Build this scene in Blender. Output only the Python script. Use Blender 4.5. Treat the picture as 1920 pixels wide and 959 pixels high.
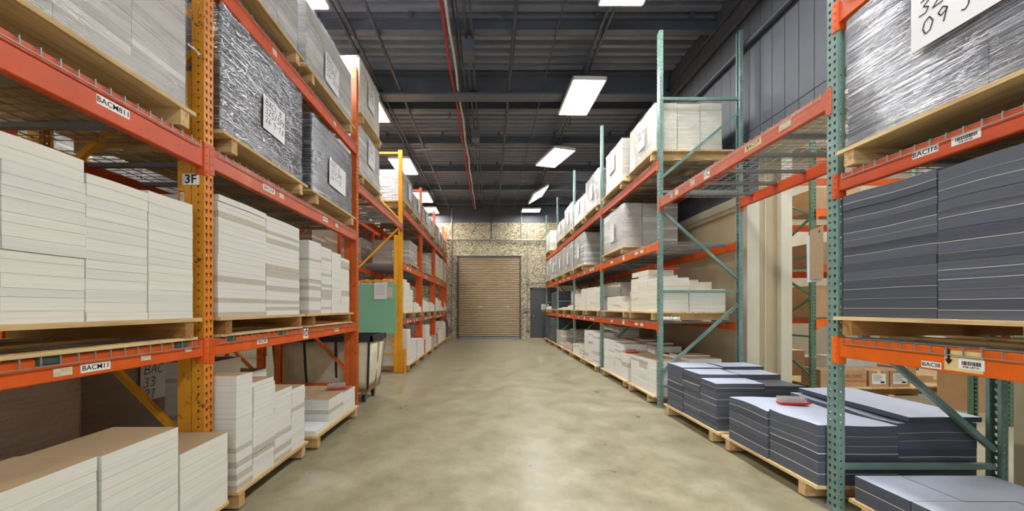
import bpy, math, random
from mathutils import Vector, Matrix
from mathutils.geometry import tessellate_polygon

for o in list(bpy.data.objects):
    bpy.data.objects.remove(o, do_unlink=True)
SC = bpy.context.scene
COL = SC.collection
R = random.Random(7)

# ------------------------------------------------------------------ camera, world, exposure
CAM_H = 1.35
F_PX = 690.0
cd = bpy.data.cameras.new('camera'); cam = bpy.data.objects.new('camera', cd); COL.objects.link(cam)
cam.location = (0, 0, CAM_H); cam.rotation_euler = (math.pi/2, 0, 0)
cd.sensor_width = 36; cd.lens = 36*F_PX/1920
cd.shift_x = (960-918)/1920; cd.shift_y = (577-479.5)/1920
cd.clip_start = .02; cd.clip_end = 200
SC.camera = cam
w = bpy.data.worlds.new('world'); SC.world = w; w.use_nodes = True
w.node_tree.nodes['Background'].inputs[0].default_value = (.86, .93, 1, 1)
w.node_tree.nodes['Background'].inputs[1].default_value = 0.9
SC.view_settings.view_transform = 'Standard'; SC.view_settings.look = 'None'
SC.view_settings.gamma = 1; SC.view_settings.use_curve_mapping = False
SC.view_settings.exposure = 1.0
LAMP = 23.0          # emission of the ceiling panels

# ------------------------------------------------------------------ materials
def lin(c):
    return tuple(((v/255)/12.92 if v/255 <= .04045 else ((v/255+.055)/1.055)**2.4) for v in c)

class NT:
    def __init__(s, name):
        s.m = bpy.data.materials.new(name); s.m.use_nodes = True
        s.t = s.m.node_tree; s.b = s.t.nodes['Principled BSDF']; s.out = s.t.nodes['Material Output']
    def n(s, typ, **kw):
        nd = s.t.nodes.new(typ)
        for k, v in kw.items():
            if k in nd.inputs: nd.inputs[k].default_value = v
            else: setattr(nd, k, v)
        return nd
    def l(s, a, b): s.t.links.new(a, b)
    def coord(s, scale=(1,1,1), rot=(0,0,0), kind='Object'):
        tc = s.n('ShaderNodeTexCoord'); mp = s.n('ShaderNodeMapping')
        mp.inputs['Scale'].default_value = scale; mp.inputs['Rotation'].default_value = rot
        s.l(tc.outputs[kind], mp.inputs[0]); return mp.outputs[0]
    def noise(s, vec, scale, detail=3, rough=.5):
        nd = s.n('ShaderNodeTexNoise'); nd.inputs['Scale'].default_value = scale
        nd.inputs['Detail'].default_value = detail; nd.inputs['Roughness'].default_value = rough
        s.l(vec, nd.inputs['Vector']); return nd.outputs['Fac']
    def ramp(s, fac, stops):
        r = s.n('ShaderNodeValToRGB'); e = r.color_ramp.elements
        while len(e) > 1: e.remove(e[-1])
        for i, (p, c) in enumerate(stops):
            el = e[0] if i == 0 else e.new(p)
            el.position = p; el.color = (*c, 1) if len(c) == 3 else c
        s.l(fac, r.inputs[0]); return r.outputs[0]
    def mix(s, fac, a, b, mode='MIX'):
        m = s.n('ShaderNodeMix', data_type='RGBA', blend_type=mode)
        for sock, v in ((m.inputs[0], fac), (m.inputs[6], a), (m.inputs[7], b)):
            if hasattr(v, 'is_linked'): s.l(v, sock)
            else: sock.default_value = v if not isinstance(v, tuple) or len(v) == 4 else (*v, 1)
        return m.outputs[2]
    def bump(s, h, strength, dist=.01):
        b = s.n('ShaderNodeBump'); b.inputs['Strength'].default_value = strength; b.inputs['Distance'].default_value = dist
        s.l(h, b.inputs['Height']); s.l(b.outputs[0], s.b.inputs['Normal'])
    def base(s, c):
        if hasattr(c, 'is_linked'): s.l(c, s.b.inputs['Base Color'])
        else: s.b.inputs['Base Color'].default_value = (*c, 1)
    def set(s, rough=.5, metal=0, spec=.5):
        s.b.inputs['Roughness'].default_value = rough; s.b.inputs['Metallic'].default_value = metal
        s.b.inputs['Specular IOR Level'].default_value = spec

def plain(name, rgb, rough=.5, metal=0, var=.12, scale=6, spec=.5):
    m = NT(name); v = m.coord(); c = lin(rgb)
    f = m.noise(v, scale, 4, .6)
    m.base(m.ramp(f, [(.3, tuple(x*(1-var) for x in c)), (.7, tuple(min(1, x*(1+var)) for x in c))]))
    m.set(rough, metal, spec); return m.m

def paint(name, rgb, wear=(95, 60, 40), amount=.62, rough=.42, fade=None):
    """rack paint with scuffs, chips and faded patches"""
    m = NT(name); v = m.coord(); c = lin(rgb)
    f = m.noise(v, 3.5, 4, .6)
    fd = lin(fade) if fade else tuple(min(1, x*1.25+.02) for x in c)
    col = m.ramp(f, [(.35, tuple(x*.86 for x in c)), (.55, c), (.75, fd)])
    ch = m.noise(v, 38, 5, .75)
    chm = m.ramp(ch, [(amount, (0,0,0)), (amount+.04, (1,1,1))])
    big = m.noise(v, 5, 2, .5)
    bm = m.ramp(big, [(.5, (0,0,0)), (.62, (1,1,1))])
    k = m.mix(1.0, chm, bm, 'MULTIPLY')
    m.base(m.mix(k, col, lin(wear)))
    sc = m.noise(m.coord((1, 1, 1), (.4, .3, .2)), 60, 4, .7)
    m.l(m.ramp(sc, [(.3, (rough-.1,)*3), (.7, (rough+.15,)*3)]), m.b.inputs['Roughness'])
    m.bump(f, .12, .004)
    return m.m

def paper(name, rgb, speck=None, lines=.16, rough=.75, dark=False):
    """edges of stacked sheets: fine horizontal lines, optional recycled-board specks"""
    m = NT(name); c = lin(rgb)
    v = m.coord((1.5, 1.5, 330))
    f = m.noise(v, 1.0, 2, .6)
    v2 = m.coord((.8, .8, 60)); g = m.noise(v2, 1.0, 2, .5)
    a = tuple(x*(1-lines) for x in c); b = tuple(min(1, x*(1+lines*.5)) for x in c)
    col = m.ramp(f, [(.3, a), (.6, b)])
    col = m.mix(.35, col, m.ramp(g, [(.35, a), (.6, b)]))
    if speck:
        s = m.noise(m.coord((1, 1, 1.6)), 150, 3, .7)
        col = m.mix(m.ramp(s, [(.42, (0,0,0)), (.58, (1,1,1))]), lin(speck), col)
    m.base(col); m.set(rough, 0, .3); m.bump(f, .35, .002); return m.m

def sheet(name, rgb, rough=.6, var=.05, spec=.35):
    m = NT(name); v = m.coord(); c = lin(rgb); f = m.noise(v, 5, 4, .6)
    m.base(m.ramp(f, [(.3, tuple(x*(1-var) for x in c)), (.7, tuple(min(1, x*(1+var)) for x in c))]))
    m.set(rough, 0, spec); return m.m

def wood(name, rgb, rgb2, axis='x'):
    m = NT(name)
    sc = {'x': (1.6, 22, 22), 'y': (22, 1.6, 22)}[axis]
    f = m.noise(m.coord(sc), 1.0, 5, .65)
    g = m.noise(m.coord(), 2.3, 2, .5)
    col = m.ramp(f, [(.3, lin(rgb2)), (.5, lin(rgb)), (.75, tuple(min(1, x*1.15) for x in lin(rgb)))])
    col = m.mix(m.ramp(g, [(.45, (0,0,0)), (.75, (.45,.45,.45))]), col, lin(rgb2))
    m.base(col); m.set(.7, 0, .3); m.bump(f, .3, .003); return m.m

def wrap(name, tint, lo, hi, ang=.42, rough=.22, bump=.8, fine=150, gloss=.12, thr=.02, wb=3.0, wfn=.4):
    """clear stretch film: mostly see-through, silvery along its creases"""
    m = NT(name)
    v = m.coord((2.0, 2.0, fine), (ang, ang*.6, 0)); f = m.noise(v, 1.0, 3, .6)
    v2 = m.coord((1.6, 1.6, 34), (-ang*.5, ang, .2)); g = m.noise(v2, 1.0, 3, .6)
    big = m.noise(m.coord((1, 1, 1.6)), 3.0, 3, .6)
    h = m.n('ShaderNodeMath', operation='MULTIPLY_ADD'); m.l(g, h.inputs[0]); h.inputs[1].default_value = 1.3; fs = m.n('ShaderNodeMath', operation='MULTIPLY'); m.l(f, fs.inputs[0]); fs.inputs[1].default_value = wfn; m.l(fs.outputs[0], h.inputs[2])
    h2 = m.n('ShaderNodeMath', operation='MULTIPLY_ADD'); m.l(big, h2.inputs[0]); h2.inputs[1].default_value = wb; m.l(h.outputs[0], h2.inputs[2])
    m.b.inputs['Base Color'].default_value = (*lin(tint), 1)
    m.set(rough, .0, 1.0); m.b.inputs['IOR'].default_value = 1.9
    m.bump(h2.outputs[0], bump, .022)
    k = m.n('ShaderNodeMath', operation='MULTIPLY_ADD'); m.l(big, k.inputs[0]); k.inputs[1].default_value = .55; m.l(f, k.inputs[2])
    k2 = m.n('ShaderNodeMath', operation='MULTIPLY_ADD'); m.l(g, k2.inputs[0]); k2.inputs[1].default_value = .35; m.l(k.outputs[0], k2.inputs[2])
    k3 = m.n('ShaderNodeMath', operation='MULTIPLY'); m.l(k2.outputs[0], k3.inputs[0]); k3.inputs[1].default_value = .6
    fac = m.ramp(k3.outputs[0], [(.54+thr, (lo,)*3), (.62+thr, ((lo*1.2+hi*.8)/2,)*3), (.70+thr, (hi,)*3)])
    tr = m.n('ShaderNodeBsdfTransparent'); mx = m.n('ShaderNodeMixShader'); gl = m.n('ShaderNodeBsdfGlossy'); m0 = m.n('ShaderNodeMixShader')
    gl.inputs['Roughness'].default_value = rough*.8; gl.inputs['Color'].default_value = (.92, .95, 1, 1)
    m.l(m.b.inputs['Normal'].links[0].from_socket, gl.inputs['Normal']); m0.inputs[0].default_value = gloss
    m.l(tr.outputs[0], m0.inputs[1]); m.l(gl.outputs[0], m0.inputs[2])
    m.l(fac, mx.inputs[0]); m.l(m0.outputs[0], mx.inputs[1]); m.l(m.b.outputs[0], mx.inputs[2])
    m.l(mx.outputs[0], m.out.inputs[0]); return m.m

M = {}
M['yellow'] = paint('yellow_paint', (214, 146, 34), (96, 54, 25), .55, fade=(216, 164, 66))
M['yellow_orange'] = paint('ochre_orange_paint', (218, 132, 40), (110, 60, 25), .55, fade=(222, 152, 62))
M['yellow_bright'] = paint('bright_yellow_paint', (246, 172, 22), (190, 110, 30), .62)
M['orange_worn'] = paint('worn_orange_paint', (208, 98, 30), (110, 60, 30), .57, fade=(222, 132, 52))
M['orange'] = paint('orange_paint', (216, 88, 18), (150, 70, 30), .64)
M['orange_bright'] = paint('bright_orange_paint', (232, 104, 14), (170, 80, 30), .68)
M['red_orange'] = paint('red_orange_paint', (204, 76, 24), (110, 50, 40), .60, fade=(210, 90, 38))
M['salmon'] = paint('faded_red_paint', (198, 92, 58), (150, 90, 70), .60, fade=(210, 122, 92))
M['teal'] = paint('teal_paint', (112, 142, 134), (120, 84, 60), .62, fade=(150, 172, 168))
M['green'] = paint('green_paint', (92, 126, 104), (60, 60, 50), .66)
M['dark_green'] = paint('dark_green_paint', (56, 84, 74), (60, 60, 50), .7)
M['steel'] = plain('galvanised_steel', (130, 132, 134), .45, .3)
M['wire'] = plain('wire_steel', (150, 150, 146), .4, .4)
M['bolt'] = plain('bolt_steel', (90, 88, 86), .35, .8)
M['wood'] = wood('pine', (206, 174, 124), (150, 112, 66))
M['wood_y'] = wood('pine_boards', (216, 190, 142), (176, 142, 96), 'y')
M['wood_dark'] = wood('weathered_pine', (164, 118, 68), (96, 66, 36))
M['white_a'] = paper('white_sheets', (225, 224, 217), lines=.09)
M['white_b'] = paper('cool_white_sheets', (220, 220, 215), lines=.11)
M['white_c'] = paper('warm_white_sheets', (223, 220, 208), lines=.11)
M['cream'] = paper('cream_sheets', (225, 220, 202), lines=.12)
M['grey_a'] = paper('grey_board', (182, 176, 166), lines=.16)
M['pale_a'] = paper('pale_grey_sheets', (198, 197, 193), lines=.16)
M['pale_b'] = paper('dull_pale_sheets', (186, 183, 177), lines=.16)
M['grey_b'] = paper('speckled_grey_board', (206, 202, 192), speck=(172, 162, 146), lines=.12)
M['kraft'] = paper('kraft_board_edges', (160, 136, 112), speck=(134, 112, 92), lines=.14)
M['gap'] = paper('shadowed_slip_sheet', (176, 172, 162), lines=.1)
M['black_a'] = paper('black_board', (84, 89, 101), lines=.2, rough=.5)
M['black_b'] = paper('charcoal_board', (72, 77, 89), lines=.2, rough=.5)
M['slip'] = sheet('slip_sheet', (206, 200, 186))
M['top_pale'] = sheet('pale_blue_grey_top_sheet', (176, 184, 202), .5)
M['top_kraft'] = sheet('kraft_top_sheet', (170, 146, 114), .7)
M['top_white'] = sheet('white_top_sheet', (228, 230, 234), .6)
M['top_dark'] = sheet('charcoal_top_sheet', (86, 88, 96), .5)
M['wrap_clear'] = wrap('clear_stretch_film', (222, 225, 230), .04, .55, rough=.18, gloss=.16)
M['wrap_black'] = wrap('stretch_film_over_black', (210, 216, 230), .0, .7, .30, .11, .6, 90, .32, .04, 3.2, .45)
M['wrap_black_near'] = wrap('tight_stretch_film_over_black', (214, 220, 232), .0, .9, .10, .2, .7, 110, .14, .03, .9, 1.1)
M['wrap_brown'] = wrap('dull_stretch_film', (190, 180, 170), .10, .32, .5, .3)
M['sign'] = sheet('sign_paper', (226, 228, 232), .6)
M['ink'] = sheet('black_ink', (22, 22, 28), .6)
M['blue_ink'] = sheet('dark_marker_ink', (30, 34, 50), .5)
M['sticker'] = sheet('white_sticker', (236, 236, 232), .5)
M['tape'] = sheet('yellowed_label_film', (226, 206, 150), .35)
M['worn_label'] = plain('worn_label_paper', (206, 192, 168), .6, 0, .25, 40)
M['carton'] = plain('corrugated_cardboard', (186, 148, 108), .75, 0, .08, 5)
M['carton_b'] = plain('brown_cardboard', (160, 122, 92), .75, 0, .08, 5)
M['carton_white'] = plain('white_cardboard', (222, 222, 220), .7, 0, .04)
M['red_ink'] = sheet('red_print', (176, 60, 44), .6)
M['red'] = plain('red_plastic', (206, 36, 28), .35)
M['bristle'] = plain('bristles', (198, 188, 184), .5)
M['canvas'] = plain('canvas_cloth', (216, 206, 180), .85, 0, .1, 7)
M['black_rubber'] = plain('black_rubber', (40, 42, 48), .4, 0, .2)
M['mint'] = sheet('mint_green_board', (134, 190, 160), .35, .03)
M['beige'] = plain('beige_wall_paint', (186, 172, 140), .7, 0, .07, 1.2)
M['beige_trim'] = plain('beige_trim_paint', (210, 204, 184), .55, 0, .05, 3)
M['white_paint'] = plain('white_ceiling_paint', (240, 240, 236), .8, 0, .03, 3)
M['annex_wall'] = plain('annex_wall_paint', (158, 146, 126), .8, 0, .1, 1)
M['dark_trim'] = plain('dark_grey_trim', (74, 70, 68), .5)
M['charcoal_wall'] = plain('charcoal_board_wall', (84, 88, 96), .6, 0, .14, 1.5)
M['ceiling'] = plain('dark_grey_deck', (132, 138, 152), .45, .1, .12, 2)
M['joist'] = plain('dark_steelwork', (92, 98, 110), .5, .1, .15, 2)
M['conduit'] = plain('grey_conduit', (150, 150, 146), .45, .2)
M['dark_pipe'] = plain('dark_pipe', (70, 74, 84), .5, .1)
M['white_cable'] = plain('white_cable', (210, 208, 204), .5)
M['red_cable'] = plain('red_cable', (176, 44, 38), .5)
M['clipboard'] = plain('hardboard', (158, 134, 102), .5, 0, .1, 30)
M['blue_paper'] = sheet('pale_blue_paper', (188, 206, 220), .6)
M['door_grey'] = plain('dark_grey_door_paint', (72, 74, 78), .45, 0, .08, 3)
M['yellow_mark'] = plain('yellow_marking', (226, 200, 40), .5)

def floor_mat():
    m = NT('polished_concrete'); v = m.coord()
    f = m.noise(v, .45, 4, .55); g = m.noise(m.coord((1, 1, 1), (0, 0, .7)), 3.1, 7, .68); h = m.noise(v, 26, 5, .7)
    c = m.ramp(f, [(.3, lin((130, 125, 100))), (.55, lin((152, 146, 119))), (.75, lin((172, 166, 142)))])
    c = m.mix(.6, c, m.ramp(g, [(.3, lin((108, 103, 80))), (.5, lin((150, 143, 117))), (.7, lin((182, 177, 153)))]))
    st = m.ramp(h, [(.62, (0,0,0)), (.70, (.4,.4,.4))])
    fl = m.ramp(m.noise(v, 42, 3, .6), [(.70, (0,0,0)), (.73, (.7,.7,.7))]); fz = m.ramp(m.noise(v, .9, 3, .5), [(.5, (0,0,0)), (.6, (1,1,1))])
    c = m.mix(m.mix(1., fl, fz, 'MULTIPLY'), c, lin((216, 212, 200)))
    dk = m.ramp(m.noise(v, 9, 6, .75), [(.58, (0,0,0)), (.72, (.5,.5,.5))]); c = m.mix(dk, c, lin((112, 106, 86)))
    st2 = m.ramp(m.noise(v, 1.7, 3, .5), [(.52, (0,0,0)), (.62, (1,1,1))])
    c = m.mix(m.mix(1., st, st2, 'MULTIPLY'), c, lin((98, 90, 76)))
    m.base(c)
    m.l(m.ramp(g, [(.3, (.26,)*3), (.7, (.42,)*3)]), m.b.inputs['Roughness'])
    m.b.inputs['Specular IOR Level'].default_value = .5
    m.bump(g, .06, .01); return m.m
M['floor'] = floor_mat()

def aggregate():
    m = NT('exposed_aggregate_concrete'); v = m.coord((1, 1, 1))
    vo = m.n('ShaderNodeTexVoronoi'); vo.inputs['Scale'].default_value = 24; m.l(v, vo.inputs['Vector'])
    sep = m.n('ShaderNodeSeparateColor'); m.l(vo.outputs['Color'], sep.inputs[0])
    c = m.ramp(sep.outputs[0], [(0, lin((150, 136, 108))), (.25, lin((188, 177, 150))), (.6, lin((204, 195, 168))), (.85, lin((226, 218, 190))), (1, lin((174, 160, 130)))])
    dk = m.ramp(vo.outputs['Distance'], [(.45, (1,1,1)), (.75, (.45,.42,.36))])
    m.base(m.mix(1., c, dk, 'MULTIPLY')); m.set(.8, 0, .3)
    inv = m.n('ShaderNodeMath', operation='SUBTRACT'); inv.inputs[0].default_value = 1; m.l(vo.outputs['Distance'], inv.inputs[1])
    m.bump(inv.outputs[0], .6, .02); return m.m
M['aggregate'] = aggregate()
M['shutter'] = plain('tan_shutter_paint', (172, 152, 122), .4, .15, .05, 2)
def emis(name, rgb, k):
    m = NT(name); e = m.n('ShaderNodeEmission'); e.inputs[0].default_value = (*rgb, 1); e.inputs[1].default_value = k
    m.l(e.outputs[0], m.out.inputs[0]); return m.m
M['lamp'] = emis('lit_diffuser', (1, .985, .95), LAMP)
M['lamp_cool'] = emis('lit_diffuser_cool', (.93, .97, 1), LAMP)

# ------------------------------------------------------------------ mesh helpers
class MB:
    def __init__(s): s.v = []; s.f = []; s.mi = []
    def quad(s, *p, m=0):
        b = len(s.v); s.v += [tuple(q) for q in p]; s.f.append(tuple(range(b, b+len(p)))); s.mi.append(m)
    def box(s, x0, x1, y0, y1, z0, z1, m=0, top=None):
        if x0 > x1: x0, x1 = x1, x0
        if y0 > y1: y0, y1 = y1, y0
        b = len(s.v)
        s.v += [(x0,y0,z0),(x1,y0,z0),(x1,y1,z0),(x0,y1,z0),(x0,y0,z1),(x1,y0,z1),(x1,y1,z1),(x0,y1,z1)]
        s.f += [(b,b+3,b+2,b+1),(b+4,b+5,b+6,b+7),(b,b+1,b+5,b+4),(b+1,b+2,b+6,b+5),(b+2,b+3,b+7,b+6),(b+3,b,b+4,b+7)]
        s.mi += [m, m if top is None else top, m, m, m, m]
    def bar(s, p, q, w_, h_, m=0, up=(0,0,1)):
        p = Vector(p); q = Vector(q); d = (q-p).normalized(); u = Vector(up)
        if abs(d.dot(u)) > .98: u = Vector((0,1,0))
        a = d.cross(u).normalized()*w_/2; c = a.cross(d).normalized()*h_/2
        b = len(s.v)
        for e in (p, q):
            for (i, j) in ((-1,-1),(1,-1),(1,1),(-1,1)): s.v.append(tuple(e+a*i+c*j))
        s.f += [(b,b+1,b+2,b+3),(b+7,b+6,b+5,b+4)] + [(b+k, b+4+k, b+4+(k+1)%4, b+(k+1)%4) for k in range(4)]
        s.mi += [m]*6
    def tube(s, pts, r, n=8, m=0, cap=True):
        pts = [Vector(p) for p in pts]; rings = []
        for i, p in enumerate(pts):
            d = (pts[min(i+1, len(pts)-1)]-pts[max(i-1, 0)]).normalized()
            u = Vector((0,0,1)) if abs(d.z) < .9 else Vector((1,0,0))
            a = d.cross(u).normalized(); c = a.cross(d).normalized(); b = len(s.v)
            rr = r[i] if isinstance(r, (list, tuple)) else r
            for k in range(n):
                t = 2*math.pi*k/n; s.v.append(tuple(p+a*rr*math.cos(t)+c*rr*math.sin(t)))
            rings.append(b)
        for a, b in zip(rings, rings[1:]):
            for k in range(n):
                s.f.append((a+k, a+(k+1)%n, b+(k+1)%n, b+k)); s.mi.append(m)
        if cap:
            s.f += [tuple(rings[0]+k for k in range(n))[::-1], tuple(rings[-1]+k for k in range(n))]; s.mi += [m, m]
    def prism(s, poly, fn, t0, t1, m=0):
        """poly in 2D extruded between t0 and t1; fn(a,b,t)->xyz"""
        n = len(poly); b = len(s.v)
        for t in (t0, t1):
            s.v += [fn(a, c, t) for a, c in poly]
        s.f += [tuple(range(b, b+n))[::-1], tuple(range(b+n, b+2*n))]
        s.f += [(b+k, b+(k+1)%n, b+n+(k+1)%n, b+n+k) for k in range(n)]
        s.mi += [m]*(n+2)
    def data(s, name, mats):
        me = bpy.data.meshes.new(name); me.from_pydata(s.v, [], s.f)
        for k in (mats if isinstance(mats, (list, tuple)) else [mats]): me.materials.append(M[k])
        me.polygons.foreach_set('material_index', s.mi); me.update(); return me

def link(name, me, parent=None, loc=(0,0,0)):
    o = bpy.data.objects.new(name, me); COL.objects.link(o); o.location = loc
    if parent is not None: o.parent = parent
    return o
def tag(o, label, cat, group=None, kind='thing'):
    o['label'] = label; o['category'] = cat; o['kind'] = kind
    if group: o['group'] = group
    return o
def thing(name, label, cat, loc=(0,0,0), group=None):
    return tag(link(name, None, None, loc), label, cat, group)
def struct(name, mb, mats, parent=None, label=None, cat=None):
    o = link(name, mb.data(name, mats), parent)
    if parent is None:
        o['kind'] = 'structure'
        if label: o['label'] = label
        if cat: o['category'] = cat
    return o

# ------------------------------------------------------------------ writing
STROKES = {
 'A': [[(0,0),(.3,1),(.6,0)],[(.1,.38),(.5,.38)]], 'B': [[(0,0),(0,1),(.4,.95),(.5,.78),(.4,.58),(0,.52)],[(0,.52),(.45,.5),(.6,.28),(.45,.04),(0,0)]],
 'C': [[(.6,.85),(.35,1),(.08,.78),(0,.5),(.1,.15),(.35,0),(.6,.15)]], 'I': [[(.1,1),(.1,0)]], 'M': [[(0,0),(.05,1),(.35,.4),(.65,1),(.7,0)]],
 'P': [[(0,0),(.02,1),(.4,.95),(.5,.75),(.4,.52),(0,.48)]], 'K': [[(0,0),(0,1)],[(.5,1),(0,.48),(.55,0)]], 'J': [[(.1,1),(.6,1)],[(.4,1),(.38,.2),(.25,0),(.05,.1)]],
 'U': [[(0,.7),(0,.15),(.2,0),(.42,.15),(.45,.7),(.5,0)]], 'L': [[(.05,1),(.0,0),(.45,0)]], 'R': [[(0,0),(0,1),(.4,.95),(.5,.75),(.4,.52),(0,.48),(.55,0)]],
 '0': [[(.3,1),(.05,.8),(0,.4),(.2,0),(.45,.1),(.55,.6),(.3,1)]], '1': [[(.1,.8),(.25,1),(.2,0)]], '2': [[(0,.8),(.2,1),(.45,.85),(.4,.55),(0,0),(.55,.05)]],
 '3': [[(0,.92),(.3,1),(.5,.8),(.2,.55),(.52,.35),(.4,.05),(0,.05)]], '5': [[(.5,1),(.1,1),(.05,.55),(.4,.6),(.5,.3),(.3,0),(0,.08)]],
 '6': [[(.45,1),(.1,.6),(0,.25),(.2,0),(.45,.15),(.4,.45),(.05,.3)]], '8': [[(.25,.52),(.05,.8),(.25,1),(.45,.8),(.25,.52),(0,.22),(.25,0),(.5,.22),(.25,.52)]],
 '9': [[(.5,.8),(.25,1),(.02,.75),(.2,.5),(.48,.65),(.5,.8),(.4,0)]], '-': [[(.05,.5),(.45,.5)]], '/': [[(0,-.1),(.4,1.05)]], ' ': []}
def handwriting(lines, h, r=.0035, slope=.0):
    """pen strokes on the local plane (x right, y up), first line's baseline at y=0; a mesh of thin ribbons"""
    mb = MB(); rr = random.Random(len(lines)*13+len(lines[0])); y = 0
    for ln in lines:
        x = rr.uniform(0, .3)*h
        for ch in ln:
            sk = STROKES.get(ch, []); jy = rr.uniform(-.06, .06)*h
            for pl in sk:
                pts = [(x+a*h+b*h*.12, y+jy+b*h+(x)*slope, 0) for a, b in pl]
                for p, q in zip(pts, pts[1:]): mb.bar(p, q, r, .0008)
            x += h*(.78 if ch != ' ' else .45)
        y -= h*1.35
    return mb
def side_matrix(s, loc):
    """frame on the aisle face of row s (+1 right row, -1 left row)"""
    if s > 0: m = Matrix(((0,0,-1,0),(-1,0,0,0),(0,1,0,0),(0,0,0,1)))
    else:     m = Matrix(((0,0,1,0),(1,0,0,0),(0,1,0,0),(0,0,0,1)))
    return Matrix.Translation(loc) @ m
FRONT = Matrix(((1,0,0,0),(0,0,-1,0),(0,1,0,0),(0,0,0,1)))     # faces the camera (-Y)
def place(o, parent, mat):
    o.parent = parent; o.matrix_local = mat
def lettering(parent, mat, text, size, mat_name='ink', offset=.0, name='lettering', align='CENTER'):
    c = bpy.data.curves.new(name, 'FONT'); c.body = text; c.size = size; c.align_x = align; c.align_y = 'CENTER'
    c.extrude = .0004; c.offset = offset; c.resolution_u = 2; c.materials.append(M[mat_name])
    tmp = bpy.data.objects.new(name, c); COL.objects.link(tmp); bpy.context.view_layer.update()
    me = bpy.data.meshes.new_from_object(tmp.evaluated_get(bpy.context.evaluated_depsgraph_get())); bpy.data.objects.remove(tmp)
    if not me.materials: me.materials.append(M[mat_name])
    o = bpy.data.objects.new(name, me); COL.objects.link(o); place(o, parent, mat); return o
def plate(w_, h_, t=.0012, m=0, rot=0):
    mb = MB(); mb.box(-w_/2, w_/2, -h_/2, h_/2, -t, 0, m)
    if rot: 
        ca, sa = math.cos(rot), math.sin(rot); mb.v = [(x*ca-y*sa, x*sa+y*ca, z) for x, y, z in mb.v]
    return mb

# ------------------------------------------------------------------ room
XL, XR = 1.81, 2.29            # front planes of the left and right racks
WALL_Y = 15.8
CEIL = 5.92
mb = MB(); mb.box(-9, 10.5, -7, WALL_Y+.2, -.1, 0); struct('floor', mb, 'floor')

# ceiling: corrugated deck, ribs across the aisle
mb = MB(); y = -7.0
while y < WALL_Y:
    for a, b, za, zb in ((0, .08, CEIL, CEIL), (.08, .10, CEIL, CEIL+.075), (.10, .18, CEIL+.075, CEIL+.075), (.18, .2, CEIL+.075, CEIL)):
        mb.quad((-9, y+a, za), (-9, y+b, zb), (10.5, y+b, zb), (10.5, y+a, za))
    y += .2
mb.box(-9, 10.5, -7, WALL_Y+.2, CEIL+.1, CEIL+.2)
struct('ceiling', mb, 'ceiling')
for i, jy in enumerate((1.6, 3.5, 5.7, 7.95, 9.6, 11.55, 13.35, 15.2)):
    mb = MB()
    zb = 5.61
    mb.box(-9, 3.5, jy-.06, jy+.06, zb, zb+.015); mb.box(-9, 3.5, jy-.01, jy+.01, zb+.015, zb+.17); mb.box(-9, 3.5, jy-.06, jy+.06, zb+.17, zb+.185)
    for k in range(9): mb.box(-8.5+1.45*k, -8.44+1.45*k, jy-.03, jy+.03, zb+.185, CEIL)
    struct('ceiling_beam', mb, 'joist', label='dark steel roof joist crossing above the aisle', cat='beam')
for gy in (7.25, 0.2):
    mb = MB(); mb.box(-9, 3.5, gy-.02, gy+.02, 5.5, 5.9); mb.box(-9, 3.5, gy-.13, gy+.13, 5.48, 5.52); mb.box(-9, 3.5, gy-.13, gy+.13, 5.88, 5.915)
    struct('ceiling_beam', mb, 'joist', label='deep dark girder crossing the ceiling', cat='beam')

# back wall
mb = MB(); mb.box(-9, 10.5, WALL_Y, WALL_Y+.2, 0, 5.0, 0); struct('wall_back', mb, 'aggregate')
mb = MB(); mb.box(-9, 10.5, WALL_Y-.02, WALL_Y+.2, 5.0, CEIL+.1, 0); struct('trim_1', mb, 'charcoal_wall', label='dark band above the pebbled back wall', cat='wall band')

# roller door
d1 = link('door_1', None, None, (-.02, WALL_Y, 0)); d1['kind'] = 'structure'; d1['label'] = 'tan ribbed roller door in the pebbled back wall'; d1['category'] = 'door'
mb = MB(); z = .12; n = 44; hh = (3.50-.12)/n
prof = [(0, 0), (.020, .12), (.026, .35), (.020, .62), (0, .74), (-.012, .88), (0, 1)]
for i in range(n):
    for (a, t), (b, u) in zip(prof, prof[1:]):
        mb.quad((-1.30, -.05-a, z+t*hh), (1.30, -.05-a, z+t*hh), (1.30, -.05-b, z+u*hh), (-1.30, -.05-b, z+u*hh))
    z += hh
link('curtain', mb.data('curtain', 'shutter'), d1)
mb = MB(); mb.box(-1.30, 1.30, -.08, -.03, .0, .10); link('bottom_bar', mb.data('bottom_bar', 'steel'), d1)['label'] = 'pale steel bottom bar'
for sx in (-1, 1):
    mb = MB(); mb.box(sx*1.29, sx*1.36, -.10, -.001, 0, 3.55); link('guide_rail', mb.data('guide_rail', 'dark_trim'), d1)
mb = MB(); mb.box(-1.36, 1.36, -.10, -.001, 3.50, 3.56); link('head_rail', mb.data('head_rail', 'dark_trim'), d1)
for sx in (-.38, .80):
    mb = MB(); mb.box(sx-.055, sx+.055, -.078, -.06, 1.36, 1.385); link('lift_handle', mb.data('lift_handle', 'sticker'), d1)

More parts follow.
